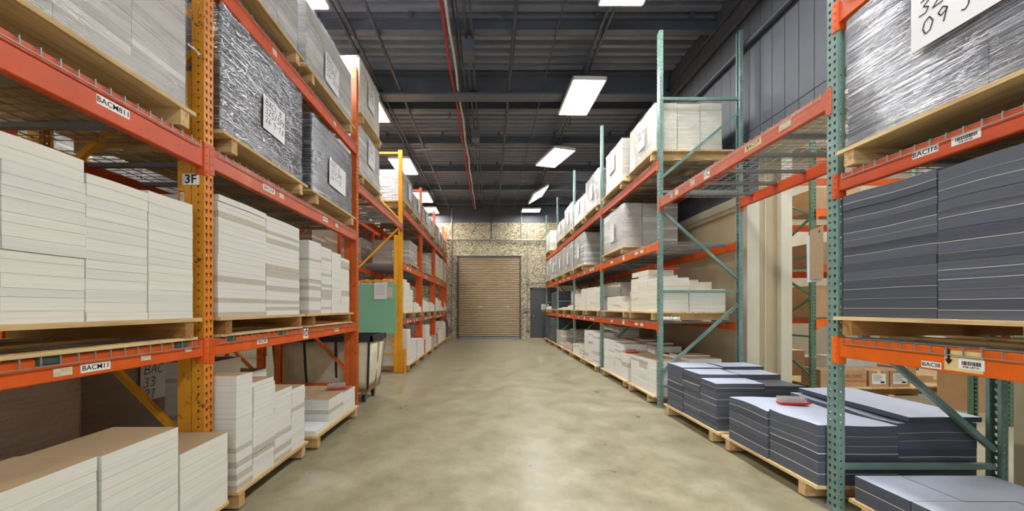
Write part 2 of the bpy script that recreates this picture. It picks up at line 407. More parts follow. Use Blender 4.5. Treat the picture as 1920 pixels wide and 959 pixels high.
# personnel door
d2 = link('door_2', None, None, (2.34, WALL_Y, 0)); d2['kind'] = 'structure'; d2['label'] = 'dark grey steel door beside the roller door'; d2['category'] = 'door'
mb = MB(); mb.box(-.52, .52, -.05, -.003, 0.01, 2.12); link('door_leaf', mb.data('door_leaf', 'door_grey'), d2)
mb = MB()
for a in ((-.60, -.52, 0, 2.20), (.52, .60, 0, 2.20), (-.60, .60, 2.12, 2.20)): mb.box(a[0], a[1], -.08, -.002, a[2], a[3])
link('door_frame', mb.data('door_frame', 'dark_trim'), d2)
mb = MB(); mb.tube([(-.45, -.05, 1.0), (-.45, -.10, 1.0)], .03, 12); mb.tube([(-.45, -.10, 1.0), (-.45, -.13, 1.0)], [.035, .025], 12)
link('door_knob', mb.data('door_knob', 'steel'), d2)
mb = MB(); mb.box(-.60, 1.0, -.25, -.002, 0, .035); o = struct('trim_2', mb, 'wood', label='pale wooden threshold strip under the grey door', cat='threshold'); o.location = (2.34, WALL_Y, 0)
mb = MB(); mb.box(-.16, .16, -.002, 0, -.12, .12); nt = tag(link('paper_notice', mb.data('paper_notice', 'sign'), None, (2.38, WALL_Y-.052, 1.37)), 'white paper notice taped to the dark grey door', 'notice')
mb = MB()
for k in range(7): mb.box(-.12, .12-.05*(k % 3), -.004, -.0025, .075-k*.026, .083-k*.026)
link('printed_lines', mb.data('printed_lines', 'ink'), nt)

# conduits and boxes on the back wall
def wall_pipe(pts, r, label, mat='conduit', name='conduit'):
    mb = MB(); mb.tube(pts, r, 8); return tag(link(name, mb.data(name, mat)), label, 'conduit')
Wy = WALL_Y-.03
wall_pipe([(-4, Wy-.05, 4.26), (0.3, Wy-.05, 4.24), (3.3, Wy-.05, 4.20)], .032, 'long pale pipe running across the pebbled back wall', name='sprinkler_pipe')
wall_pipe([(.07, Wy-.05, 4.24), (.07, Wy-.05, 5.8)], .028, 'dark pipe dropping to the pale wall pipe above roller door', 'dark_pipe', 'drop_pipe')
wall_pipe([(-1.62, Wy, .55), (-1.62, Wy, 5.6)], .022, 'grey conduit rising left of the roller door')
wall_pipe([(1.62, Wy, .5), (1.62, Wy, 4.98)], .022, 'grey conduit rising between roller door and grey door')
wall_pipe([(1.36, Wy, 4.2), (1.36, Wy, 5.5)], .03, 'short pale conduit near the wall top right of roller door')
wall_pipe([(1.64, Wy, 2.42), (2.35, Wy, 2.42), (2.62, Wy, 2.5)], .016, 'thin conduit running over the grey door')
wall_pipe([(-2.4, Wy, 1.22), (-1.6, Wy, 1.22)], .035, 'grey horizontal conduit stub left of the roller door')
for x, z, a, b, lb in ((1.62, 2.42, .13, .16, 'small grey electrical box near the grey door top corner'), (1.55, 1.24, .22, .16, 'grey switch box between the two back doors'),
                     (1.63, .42, .12, .14, 'small grey socket box low beside grey door'), (-1.80, 1.22, .2, .16, 'grey switch box on wall left of roller door'),
                     (-1.62, .42, .14, .16, 'small grey socket box low left of roller door'), (2.62, 2.56, .1, .12, 'small grey junction box above the grey door')):
    mb = MB(); mb.box(-a/2, a/2, -.09, -.001, -b/2, b/2); mb.box(-a/2+.01, a/2-.01, -.098, -.09, -b/2+.01, b/2-.01)
    mb.tube([(-a*.2, -.098, 0), (-a*.2, -.112, 0)], .014, 8)
    tag(link('electrical_box', mb.data('electrical_box', 'steel'), None, (x, WALL_Y, z)), lb, 'electrical box')

# left and front extents of the warehouse
mb = MB(); mb.box(-9.1, -9, -7, WALL_Y+.2, 0, CEIL+.1); struct('wall_left', mb, 'beige')

# right wall: beige below, charcoal boards above, an opening between y 2.5 and 5.08
WX = 3.56
mb = MB(); mb.box(WX, WX+.1, 5.2, WALL_Y, 0, 2.95); mb.box(WX, WX+.55, -7, 2.5, 0, 2.95); struct('wall_right', mb, 'beige')
mb = MB(); y = -7.0
while y < WALL_Y-.01:
    z0 = 3.52 if 2.4 < y+.1 < 5.1 else 2.92
    mb.box(WX-.03, WX+.1, y+.004, min(y+.2, WALL_Y)-.004, z0, 3.725); mb.box(WX-.03, WX+.1, y+.004, min(y+.2, WALL_Y)-.004, 3.735, CEIL)
    y += .2
mb.box(WX-.02, WX+.5, -7, WALL_Y, 3.54, CEIL+.1); struct('wall_right_upper', mb, 'charcoal_wall', label='charcoal boarded wall above the beige wall', cat='wall')
mb = MB(); mb.box(WX-.06, WX+.05, 5.08, WALL_Y, 2.80, 2.92); mb.box(WX-.03, WX+.02, 5.08, WALL_Y, 2.74, 2.80); mb.box(WX-.02, WX+.55, 2.5, 5.08, 3.47, 3.54); struct('trim_3', mb, 'beige_trim', label='beige moulding where beige wall meets charcoal boards', cat='moulding')
# boxed column that ends the wall at the opening
mb = MB()
mb.box(WX-.02, WX+.15, 5.06, 5.30, 0, 3.54, 0); mb.box(WX+.15, WX+.45, 5.13, 5.30, 0, 3.54, 1); mb.box(WX+.45, WX+.60, 5.06, 5.30, 0, 3.54, 0)
mb.box(WX+.27, WX+.285, 5.122, 5.131, 0, 3.54, 0)
struct('column', mb, ['beige_trim', 'beige'], label='beige boxed column beside the opening in the right wall', cat='column')
mb = MB(); mb.box(WX+.5, WX+.6, 5.3, WALL_Y, 0, CEIL); struct('wall_right_inner', mb, 'beige', label='beige wall face behind the boxed column', cat='wall')
for a, b, c, d, r, lb in ((5.34, 5.34, -7, WALL_Y-.05, .035, 'thick dark pipe high along the charcoal wall'), (4.90, 4.92, 1.0, WALL_Y-.05, .04, 'dark pipe lower along the charcoal wall'),
                      (5.62, 5.62, -7, WALL_Y-.05, .018, 'thin dark conduit highest along the charcoal wall')):
    mb = MB(); mb.tube([(WX-.09, c, a), (WX-.09, d, b)], r, 8); tag(link('wall_pipe', mb.data('wall_pipe', 'dark_pipe')), lb, 'pipe')

# ceiling runs: cable bundle, conduits, strut rails
def run(name, label, x, z, r, mat, y0=.2, y1=15.7, wob=0, cat='pipe', n=2):
    mb = MB(); pts = []
    for i in range(n):
        t = i/(n-1); pts.append((x+wob*math.sin(i*1.7+x*9), y0+(y1-y0)*t, z+wob*.6*math.cos(i*2.3)))
    mb.tube(pts, r, 6); return tag(link(name, mb.data(name, mat)), label, cat)
run('ceiling_cable', 'red cable running in the bundle above the aisle', -.68, 5.53, .022, 'red_cable', wob=.015, n=26, cat='cable')
run('ceiling_cable', 'white cable running in the bundle above the aisle', -.60, 5.56, .024, 'white_cable', wob=.012, n=30, cat='cable')
run('ceiling_cable', 'black cable running in the bundle above the aisle', -.52, 5.52, .02, 'black_rubber', wob=.015, n=22, cat='cable')
for x, r, lb in ((.37, .03, 'dark conduit along the ceiling right of the red cable'), (-.46, .014, 'thin dark conduit beside the white ceiling cable'),
                 (-1.72, .03, 'dark conduit along the ceiling above the left racks'), (1.02, .012, 'thin dark conduit left of the lamp row')):
    run('ceiling_conduit', lb, x, 5.55, r, 'dark_pipe')
for x, lb in ((-.32, 'twin dark strut rail left of the ceiling centre'), (-2.15, 'twin dark strut rail above the left racks'), (1.72, 'twin dark strut rail carrying the right lamp row')):
    mb = MB()
    for dx in (-.045, .045): mb.box(x+dx-.018, x+dx+.018, .2, 15.7, 5.56, 5.60)
    yy = .6
    while yy < 15.6: mb.box(x-.06, x+.06, yy, yy+.04, 5.60, 5.615); yy += 1.1
    tag(link('strut_rail', mb.data('strut_rail', 'dark_pipe')), lb, 'rail')
for yy, lb in ((5.7, 'dark hanging unit ceiling heater nearest, under the twin rail'), (8.6, 'small dark hanging unit under the twin rail, farther one')):
    mb = MB(); mb.box(-.42, -.24, yy, yy+.25, 5.32, 5.52); mb.box(-.36, -.30, yy+.25, yy+.55, 5.40, 5.55); mb.tube([(-.33, yy+.12, 5.52), (-.33, yy+.12, 5.6)], .02)
    tag(link('ceiling_junction', mb.data('ceiling_junction', 'joist')), lb.replace('unit ceiling heater', 'box'), 'box')
mb = MB(); mb.tube([(-1.35, 9.0, 5.25), (-.4, 9.6, 5.5)], .010, 6); mb.tube([(-.4, 9.6, 5.5), (1.1, 10.2, 5.58)], .008, 6); mb.tube([(-1.8, 8.9, 5.15), (-1.35, 9.0, 5.25)], .022, 6)
tag(link('sway_cable', mb.data('sway_cable', 'conduit')), 'slanting brace cable with turnbuckle below the dark joists', 'cable')
for x, y in ((-1.05, 4.9), (-.9, 8.3), (1.9, 8.7), (.9, 5.0)):
    mb = MB(); mb.tube([(x, y, CEIL), (x, y, 5.70)], .012, 6); mb.tube([(x, y, 5.70), (x, y, 5.66)], [.012, .03], 8); mb.tube([(x, y, 5.655), (x, y, 5.65)], .045, 8)
    tag(link('fire_sprinkler', mb.data('fire_sprinkler', 'joist')), {-1.05: 'dark sprinkler head over left aisle side, nearest', -.9: 'dark sprinkler head left of the cable bundle, farther', 1.9: 'dark sprinkler head right of the first lamp', .9: 'dark sprinkler head left of the right lamp row'}[x], 'sprinkler')

# ------------------------------------------------------------------ ceiling lamps
def lamp(x, y, rot, label, mat='lamp', z=5.33, tilt=0, w_=.60, l_=1.20):
    t = thing('ceiling_light', label, 'ceiling light', (x, y, z), 'panel lamps'); t.rotation_euler = (0, tilt, rot)
    mb = MB(); mb.box(-w_/2+.02, w_/2-.02, -l_/2+.02, l_/2-.02, -.004, .004); link('diffuser', mb.data('diffuser', mat), t)
    mb = MB()
    for a in ((-w_/2, w_/2, -l_/2, -l_/2+.02), (-w_/2, w_/2, l_/2-.02, l_/2), (-w_/2, -w_/2+.02, -l_/2, l_/2), (w_/2-.02, w_/2, -l_/2, l_/2)): mb.box(a[0], a[1], a[2], a[3], -.012, .05)
    mb.box(-w_/2+.02, w_/2-.02, -l_/2+.02, l_/2-.02, .01, .05)
    link('housing', mb.data('housing', 'sticker'), t)
    for sy in (-1, 1):
        mb = MB(); mb.tube([(0, sy*l_*.38, .05), (0, sy*l_*.38, CEIL-z+.05)], .004, 5); link('hanger_cable', mb.data('hanger_cable', 'wire'), t)
lamp(1.72, 4.25, 0, 'white panel lamp cut by the top of the photo'); lamp(1.73, 7.0, .03, 'large bright panel lamp above the aisle, second from camera')
lamp(1.73, 9.8, .28, 'turned panel lamp, third along the right lamp row'); lamp(1.72, 13.0, .05, 'tilted panel lamp near the back wall', tilt=-.55)
lamp(1.70, 15.1, 1.5708, 'farthest panel lamp over the small grey door', l_=.75, w_=.5)
for k, y in enumerate((4.3, 7.3, 10.4, 13.3, 15.1)):
    lamp(-2.42, y, 0, 'panel lamp over left racks, ' + ('nearest of five', 'second of five', 'third of five', 'fourth of five', 'farthest of five')[k], l_=1.2 if k < 4 else .9)
for y, w2 in ((1.4, 'just above'), (-1.6, 'just behind'), (-4.6, 'far behind')):  # extra lamps out of view, added for their light on the aisle
    lamp(1.72, y, 0, 'unseen panel lamp added to the aisle row %s the viewer' % w2); lamp(-2.42, y, 0, 'unseen panel lamp added to the left row %s the viewer' % w2)
for x, y, w2 in ((-6.2, 2.5, 'far left racks, nearest'), (-6.2, 8.0, 'far left racks, middle'), (-6.2, 13.0, 'far left racks, farthest'), (5.6, 3.2, 'next room, nearest, added to brighten it'), (6.2, 7.2, 'next room, farther right, added to brighten it'), (4.9, 7.6, 'next room, by its tan end wall, added to brighten it'), (7.6, 4.2, 'next room, middle right, added to brighten it'), (8.6, 7.4, 'next room, far corner, added to brighten it')):
    lamp(x, y, 0, 'cool panel lamp above the ' + w2, 'lamp_cool', z=5.0)  # next-room lamps are unseen, added to brighten what shows through the opening

# ------------------------------------------------------------------ racks
W = .076; PITCH = .0508
def keyhole(cx, cy, s=1, style='tear'):
    if style == 'tear':
        return [(cx-.008, cy+.011), (cx-.0085, cy+.002), (cx-.004, cy-.011), (cx+.004, cy-.011), (cx+.0085, cy+.002), (cx+.008, cy+.011)]
    p = [(cx+.009*math.cos(t), cy+.006+.009*math.sin(t)) for t in [math.pi*(i/6)-.5 for i in range(9)]]
    return p + [(cx-.004, cy-.006), (cx-.004, cy-.014), (cx+.004, cy-.014), (cx+.004, cy-.006)][:4]
def tess(outer, holes):
    loops = [[Vector((a, b, 0)) for a, b in outer]] + [[Vector((a, b, 0)) for a, b in h] for h in holes]
    flat = [p for l in loops for p in l]
    return [(p.x, p.y) for p in flat], tessellate_polygon(loops)
_pc = {}
def post_mesh(height, depth, style, s, key):
    """a perforated channel: face with two columns of slots at local x=0 (towards -s), web reaching inwards"""
    k = (round(height, 3), depth, style, s, key)
    if k in _pc: return _pc[k]
    mb = MB(); n = int(height/PITCH); ph = height/n
    fp, ft = tess([(-W/2, 0), (W/2, 0), (W/2, ph), (-W/2, ph)], [keyhole(-.018, ph/2, style=style), keyhole(.018, ph/2+.004*(style != 'tear'), style=style)])
    q = .006
    cx = depth*.45
    sp, st = tess([(0, 0), (depth, 0), (depth, ph), (0, ph)], [[(cx-q, ph/2-q), (cx+q, ph/2-q), (cx+q, ph/2+q), (cx-q, ph/2+q)]])
    for i in range(n):
        z = i*ph
        b = len(mb.v); mb.v += [(0, a, z+c) for a, c in fp]; mb.f += [tuple(b+j for j in t) for t in ft]; mb.mi += [0]*len(ft)
        for sy in (-1, 1):
            b = len(mb.v); mb.v += [(s*a, sy*W/2, z+c) for a, c in sp]; mb.f += [tuple(b+j for j in t) for t in st]; mb.mi += [1]*len(st)
    for sy in (-1, 1):    # return lips
        mb.box(s*depth, s*(depth-.002), sy*W/2, sy*(W/2-.018), 0, height, 1)
    me = mb.data('post', key); _pc[k] = me; return me
def frame(s, X0, yc, height, label, mats, braces, depth=1.12, pd=.045, style='tear', reinforce=0, group=None, brace_mat=None, rein_mat=None, solid=True, foot='steel'):
    t = thing('upright_frame', label, 'rack frame', (s*X0, yc, 0), group)
    bm = brace_mat or mats[1]
    for side, x, ss in (('front', 0, s), ('rear', s*depth, -s)):
        o = link('post', post_mesh(height, pd, style, ss, tuple(mats)), t, (x, 0, .008))
        if solid:
            md = o.modifiers.new('thickness', 'SOLIDIFY'); md.thickness = .003; md.offset = 0
        mb = MB(); mb.box(x-s*.03 if ss == s else x-s*pd-s*.01, x+s*(pd+.01) if ss == s else x+s*.03, -.06, .06, 0, .008); link('foot_plate', mb.data('foot_plate', foot), t)
    for kind, z0, z1 in braces:      # z at front, z at rear
        mb = MB(); a = (s*(pd+.002), 0, z0); b = (s*(depth-pd-.002), 0, z1)
        mb.bar(a, b, .032, .036); 
        link('brace', mb.data('brace', bm), t)
    if reinforce:
        mb = MB(); x0 = s*(pd+.006); x1 = s*(pd+.006+.085)
        mb.box(x0, x1, -W/2, W/2, 0.01, reinforce)
        link('reinforcing_post', mb.data('reinforcing_post', rein_mat or mats[1]), t)
    return t
def beam(s, X, y0, y1, ztop, h, label, mat, stickers=(), group=None, conn=True, rear=False, name='rack_beam'):
    """shelf beam between y0 and y1 at plane X (aisle face); stickers: (y, z offset from top, w, h, text, text size, kind)"""
    t = thing(name, label, 'rack beam', (s*X, (y0+y1)/2, ztop-h), group)
    L = (y1-y0)/2; mb = MB(); d = .045
    pr = [(0, .004), (.004, 0), (d-.004, 0), (d, .004), (d, h-.004-.0), (d-.004, h), (.018, h), (.018, h-.018), (.004, h-.018), (0, h-.022)] if False else \
         [(0, .005), (.005, 0), (d-.005, 0), (d, .005), (d, h-.02), (d-.016, h-.02), (d-.018, h), (.005, h), (0, h-.005)]
    dirn = -1 if rear else 1
    mb.prism(pr, lambda a, b, tt: (s*dirn*a, tt, b), -L, L); link('tube', mb.data('tube', mat), t)
    if conn:
        for e in (-1, 1):
            mb = MB(); ya = e*L; yb = e*(L+.036)
            ch = h+.055
            zz = h-ch+.01
            mb.box(-s*dirn*.007, -s*dirn*.002, ya-e*.002, yb, zz, h+.01)
            mb.box(-s*dirn*.007, s*dirn*.050, ya-e*.006, ya+e*.0, zz, h+.01)
            for k in range(4):
                zc = zz+ch*(k+.5)/4; mb.tube([(-s*dirn*.007, ya+e*.016, zc), (-s*dirn*.0105, ya+e*.016, zc)], .006, 8)
            link('end_connector', mb.data('end_connector', mat), t)
    for si, (y, dz, w_, hh, text, ts, kd) in enumerate(stickers):
        mat_l = side_matrix(s, (-s*(.0012+.0008*si), y-(y0+y1)/2, h+dz))
        st = link('label_sticker', plate(w_, hh).data('label_sticker', kd), t); st.matrix_local = mat_l
        if text == '|||':
            mb = MB(); rr = random.Random(3); xx = -w_*.36
            while xx < w_*.38:
                ww = rr.choice((.0012, .002, .0035)); mb.box(xx, xx+ww, -hh*.12, hh*.25, .0002, .0008); xx += ww+rr.choice((.0015, .003))
            o = link('barcode', mb.data('barcode', 'ink'), st)
            lettering(st, Matrix.Translation((0, -hh*.30, .0006)), '01B-1A*2A' if ztop > 2 else '01B-1A*1A', hh*.26, offset=.0002)
        elif text:
            lettering(st, Matrix.Translation((0, 0, .0006)), text, ts, offset=ts*.003)
    return t
def deck(s, X0, y0, y1, z, depth, label, group, fine=True):
    """welded wire deck that lies over the front and rear beams, with its grey support channels"""
    t = thing('wire_deck', label, 'wire deck', (s*X0, (y0+y1)/2, z), group); L = (y1-y0)/2-.01
    mb = MB(); r = .0045; n = max(4, int(2*L/.066)); 
    for i in range(n+1):
        y = -L+2*L*i/n
        mb.bar((-s*.010, y, .002), (s*(depth+.010), y, .002), r, r)
        if fine: mb.bar((-s*.010, y, .004), (-s*.010, y, -.036), r, r)
    m_ = int(depth/.11)
    for i in range(m_+1):
        x = s*(.02+(depth-.04)*i/m_); mb.bar((x, -L, .006), (x, L, .006), r, r)
    if fine: mb.bar((-s*.013, -L, -.034), (-s*.013, L, -.034), r, r)
    link('wire_mesh', mb.data('wire_mesh', 'wire'), t)
    for k in range(3):
        y = -L+2*L*(k+.5)/3; mb = MB()
        mb.box(s*.05, s*(depth-.05), y-.022, y+.022, -.030, -.001)
        link('support_channel', mb.data('support_channel', 'steel'), t)
def bay_deck(s, X0, y0, y1, z, where, depth=1.12, fine=True):
    mid = (y0+y1)/2
    deck(s, X0, y0+.03, mid-.005, z, depth, 'wire mesh deck, nearer half, ' + where, 'wire decks', fine)
    deck(s, X0, mid+.005, y1-.03, z, depth, 'wire mesh deck, farther half, ' + where, 'wire decks', fine)

TB = [('h', .28, .28), ('h', 1.565, 1.565), ('h', 2.92, 2.92), ('h', 4.18, 4.18), ('d', .47, 1.39), ('d', 2.66, 1.74), ('d', 3.12, 3.98)]
TB0 = [('h', .29, .29), ('h', 1.40, 1.40), ('h', 2.92, 2.92), ('h', 4.18, 4.18), ('d', 1.30, .40), ('d', 1.6, 2.6), ('d', 3.98, 3.12)]
U = [-.30, 2.458, 4.99, 7.58, 10.04, 12.48, 14.94]
ul = ['teal perforated rack frame at the viewer, out past the right edge', 'teal perforated rack frame nearest the camera on the right', 'teal rack frame at the far end of the 1C beam',
      'teal rack frame third from the camera, right side', 'blue-green rack frame fourth from the camera, right side', 'teal rack frame second from the back wall', 'teal rack frame closest to the grey door']
for i, y in enumerate(U):
    frame(1, XR, y, 5.08, ul[i], ['teal', 'teal'], TB0 if i < 2 else TB, brace_mat='teal', group='teal frames of the right row')
LB = [('h', .30, .30), ('h', 1.5, 1.5), ('h', 4.5, 4.5), ('d', .42, 1.4), ('d', 3.0, 2.12), ('d', 3.2, 4.2)]
LB3 = [('h', .38, .38), ('h', 1.9, 1.9), ('h', 4.56, 4.56), ('d', .50, 1.2), ('d', 3.0, 2.05), ('d', 3.2, 4.2)]
L_ = [-.40, 2.37, 5.04, 7.64, 9.87, 12.24, 14.60, 15.50]
lm = [('yellow_orange', 'yellow'), ('yellow_orange', 'yellow'), ('orange_worn', 'orange_worn'), ('yellow_bright', 'yellow_bright')] + [('orange', 'orange')]*4
ll = ['yellow rack frame beside the viewer on the left', 'worn yellow rack frame with the 3F plate', 'worn orange rack frame beside the canvas cart', 'bright yellow rack frame behind the canvas cart',
      'orange rack frame next past the bright yellow one', 'orange rack frame third from the back wall, left', 'orange rack frame second from the back wall, left', 'orange rack frame against the back wall, left']
lh = [6.0, 6.0, 4.62, 4.60, 4.55, 4.55, 4.55, 4.55]
for i, y in enumerate(L_):
    frame(-1, XL, y, lh[i], ll[i], list(lm[i]), LB3 if i == 3 else LB, pd=.076, style='key', reinforce=2.85, group='orange and yellow frames of the left row', brace_mat=lm[i][1])
# column guards in front of the far left frames
for i in range(3, 8):
    mb = MB(); mb.box(-.02, .02, -.045, .045, .0, .012); mb.box(-.022, -.016, -.04, .04, .0, .50); mb.box(-.022, .02, -.04, -.034, .0, .5); mb.box(-.022, .02, .034, .04, .0, .5)
    tag(link('post_guard', mb.data('post_guard', 'yellow_bright' if i == 3 else 'orange'), None, (-XL+.075, L_[i]-.10, 0)), 'short ' + ('yellow' if i == 3 else 'orange') + ' steel guard before the ' + ('bright yellow frame', 'first orange frame past it', 'third frame from the wall', 'second frame from the wall', 'frame at the back wall')[i-3], 'post guard', 'post guards')

def shelf(s, X0, i, Y, z, h, name, mat, mat_rear, stickers=(), fine=True, rearz=0):
    a, b = Y[i]+W/2, Y[i+1]-W/2
    beam(s, X0, a, b, z, h, name, mat, stickers, 'shelf beams')
    beam(s, X0+1.12, a, b, z, h, 'rear ' + name.replace(' labelled', ', mate of').replace(' with plate', ', mate of'), mat_rear, (), 'shelf beams', rear=True)
    bay_deck(s, X0, a, b, z, name.replace('beam', 'shelf').replace(' labelled', ' with').split(' beam')[0][-60:], fine=fine)
# stickers: y, dz from beam top, width, height, text, text size, material
ymid = lambda a, b: (a+b)/2
shelf(-1, XL, 0, L_, 2.39, .155, 'red-orange beam labelled BACM811', 'red_orange', 'orange', [(1.772, -.075, .155, .044, 'BACM811', .037, 'sticker')])
shelf(-1, XL, 0, L_, 1.145, .105, 'orange beam labelled BACM11', 'orange', 'orange', [(1.692, -.068, .128, .038, 'BACM11', .032, 'sticker'), (1.56, -.068, .07, .034, '', 0, 'worn_label'), (1.936, -.06, .055, .026, '', 0, 'worn_label'), (2.207, -.05, .05, .022, '', 0, 'worn_label')])
shelf(-1, XL, 1, L_, 2.39, .135, 'red beam labelled BACS18 past the 3F post', 'salmon', 'red_orange', [(3.02, -.07, .16, .045, 'BACS18', .04, 'sticker'), (3.2, -.07, .07, .04, '', 0, 'worn_label'), (4.05, -.07, .12, .045, 'BACS16', .03, 'sticker'), (4.35, -.07, .08, .04, '', 0, 'worn_label')])
shelf(-1, XL, 1, L_, 1.145, .115, 'orange beam labelled BAC58 with the 1D plate', 'orange', 'orange', [(2.93, -.065, .13, .036, 'BAC58', .035, 'sticker'), (3.62, -.05, .10, .095, '1D', .09, 'sticker'), (4.35, -.06, .12, .036, 'BAC56', .035, 'sticker')])
shelf(-1, XL, 1, L_, 3.57, .14, 'top red beam past the 3F post', 'red_orange', 'red_orange', [(3.1, -.07, .06, .05, '', 0, 'worn_label'), (4.3, -.07, .07, .04, '', 0, 'worn_label')])
shelf(-1, XL, 2, L_, 3.08, .12, 'red beam spanning over the canvas cart', 'salmon', 'orange')
shelf(-1, XL, 2, L_, 2.05, .02, 'thin crossbar under the span over the canvas cart', 'orange', 'orange') if False else None
on = ['first orange bay', 'second orange bay', 'third orange bay', 'last short orange bay']
for k in range(3, 7):
    for z, h, lv, mt in ((3.45, .14, 'top', 'red_orange'), (2.27, .12, 'middle', 'orange'), (1.10, .10, 'low', 'salmon')):
        yy = L_[k]
        st = [(yy+.5, -.06, .14, .045, '', 0, 'sticker'), (yy+.75, -.06, .10, .045, '', 0, 'sticker')] if lv != 'top' and k < 6 else ()
        if lv == 'low' and k < 6: st = st + [(yy+1.5, -.055, .14, .045, '', 0, 'sticker'), (yy+1.2, -.045, .07, .08, '', 0, 'sticker')]
        shelf(-1, XL, k, L_, z, h, lv + ' beam of the ' + on[k-3], mt, 'orange', st, fine=k < 5)
# right row
shelf(1, XR, 0, U, 2.22, .106, 'red beam labelled BACI16', 'red_orange', 'red_orange', [(1.935, -.052, .115, .036, 'BACI16', .036, 'sticker'), (1.769, -.052, .11, .044, '|||', 0, 'sticker')])
shelf(1, XR, 0, U, 1.15, .125, 'bright orange beam labelled BACI8', 'orange_bright', 'orange', [(1.908, -.098, .085, .034, 'BACI8', .030, 'sticker'), (1.779, -.062, .145, .10, '', 0, 'tape'), (1.748, -.072, .095, .05, '|||', 0, 'sticker')])
shelf(1, XR, 0, U, 3.36, .14, 'top orange beam nearest on the right', 'orange', 'orange')
ya = mb = None
arrow = MB(); arrow.box(-.005, .005, -.005, .045, 0, .0008); arrow.quad((-.016, -.005, .0008), (0, -.032, .0008), (.016, -.005, .0008)); arrow.box(-.0002, .0002, -.001, .001, 0, .0005)
for o in COL.objects:
    if o.get('label') == 'bright orange beam labelled BACI8':
        a_ = link('arrow_mark', arrow.data('arrow_mark', 'ink'), o); a_.matrix_local = side_matrix(1, (-.0046, 1.832-(U[0]+U[1])/2, .125-.052))
shelf(1, XR, 1, U, 2.82, .125, 'faded red beam with plate 1C', 'salmon', 'red_orange', [(3.88, -.062, .10, .085, '1C', .085, 'sticker'), (3.20, -.055, .20, .06, 'BACI19', .05, 'tape'), (2.85, -.055, .12, .06, '', 0, 'worn_label'), (4.15, -.06, .09, .06, '', 0, 'worn_label'), (4.5, -.06, .08, .06, '', 0, 'tape'), (4.62, -.06, .06, .06, '', 0, 'worn_label')])
rn = ['first full bay past the 1C beam', 'second full bay past the 1C beam', 'third full bay past the 1C beam', 'end bay by the grey door']
for k in range(2, 6):
    for z, h, lv, mt in ((3.37, .13, 'top', 'red_orange'), (2.25, .115, 'middle', 'orange_bright' if k == 2 else 'orange'), (1.15, .11, 'low', 'orange')):
        yy = U[k]; st = ()
        if lv != 'top' and k < 5: st = [(yy+.55, -.055, .11, .05, '', 0, 'sticker'), (yy+.75, -.055, .12, .04, '', 0, 'sticker'), (yy+1.3, -.045, .10, .085, '', 0, 'sticker'), (yy+1.9, -.055, .12, .04, '', 0, 'sticker')]
        shelf(1, XR, k, U, z, h, lv + ' beam of the ' + rn[k-2], mt, 'orange', st, fine=k < 4)

for o in list(COL.objects):
    ys_ = {'orange beam labelled BACM11': (1.51, 2.16), 'orange beam labelled BAC58 with the 1D plate': (2.58, 3.21)}.get(o.get('label'))
    if ys_:
        for yy in ys_:
            mb = MB(); dy = yy-o.location.y; hb = .105 if yy < 2.4 else .115; mb.box(-.012, .0015, dy-.045, dy+.045, hb-.030, hb+.002); mb.box(.0015, .006, dy-.04, dy+.04, hb-.026, hb-.004)
            link('deck_spacer', mb.data('deck_spacer', 'dark_green'), o)['label'] = 'dark blue-green spacer'
# 3F plate
t = thing('bay_plate', 'white 3F plate on the yellow post', 'sign plate', (-XL-.082, L_[1]-W/2-.003, 2.163))
o = link('plate', plate(.108, .070).data('plate', 'sticker'), t); o.matrix_local = FRONT
lettering(t, Matrix.Translation((0, -.0012, -.002)) @ FRONT, '3F', .078, offset=.0012)
mb = MB(); mb.box(-.012, .012, -.003, 0, -.05, .05); mb.tube([(0, -.003, .03), (0, -.009, .03)], .008, 8)
tag(link('latch_plate', mb.data('latch_plate', 'worn_label'), None, (-XL-.135, L_[1]-W/2-.002, 2.03)), 'small bare metal plate below the 3F sign', 'plate')
mb = MB(); p = [(0, 0, 0), (.004, .02, -.004), (.0, .035, .002), (.006, .055, -.003), (.008, .075, -.012)]
mb.tube(p, [.006, .004, .008, .003, .009], 6)
tag(link('film_tail', mb.data('film_tail', 'carton_white'), None, (-XL+.004, 2.205, 2.93)), 'twisted tail of stretch film hanging by the yellow post', 'film scrap')

# ------------------------------------------------------------------ pallets, stacks, wrapped loads
PH = .133
def pallet(s, X0, u0, u1, y0, y1, z, label, dark=False, group='wooden pallets', stringers=(.10, .90), bq=(-.38, .38)):
    xa, xb = s*(X0+u0), s*(X0+u1); cx, cy = (xa+xb)/2, (y0+y1)/2; hx, hy = abs(xb-xa)/2, (y1-y0)/2
    t = thing('pallet', label, 'pallet', (cx, cy, z), group)
    mb = MB(); n = 8; bw = 2*hx/n
    for i in range(n):
        mb.box(-hx+i*bw+.003, -hx+(i+1)*bw-.003, -hy, hy, PH-.022+R.uniform(-.001, 0), PH)
    link('top_boards', mb.data('top_boards', 'wood_y'), t)
    for q in stringers:
        yy = -hy+2*hy*q; mb = MB(); mb.box(-hx+.01, hx-.01, yy-.03, yy+.03, .016, PH-.023); link('stringer', mb.data('stringer', 'wood_dark' if dark else 'wood'), t)
    for q in bq:
        mb = MB(); mb.box(q*hx-.05, q*hx+.05, -hy+.02, hy-.02, 0, .015); link('bottom_board', mb.data('bottom_board', 'wood_y'), t)
    return t

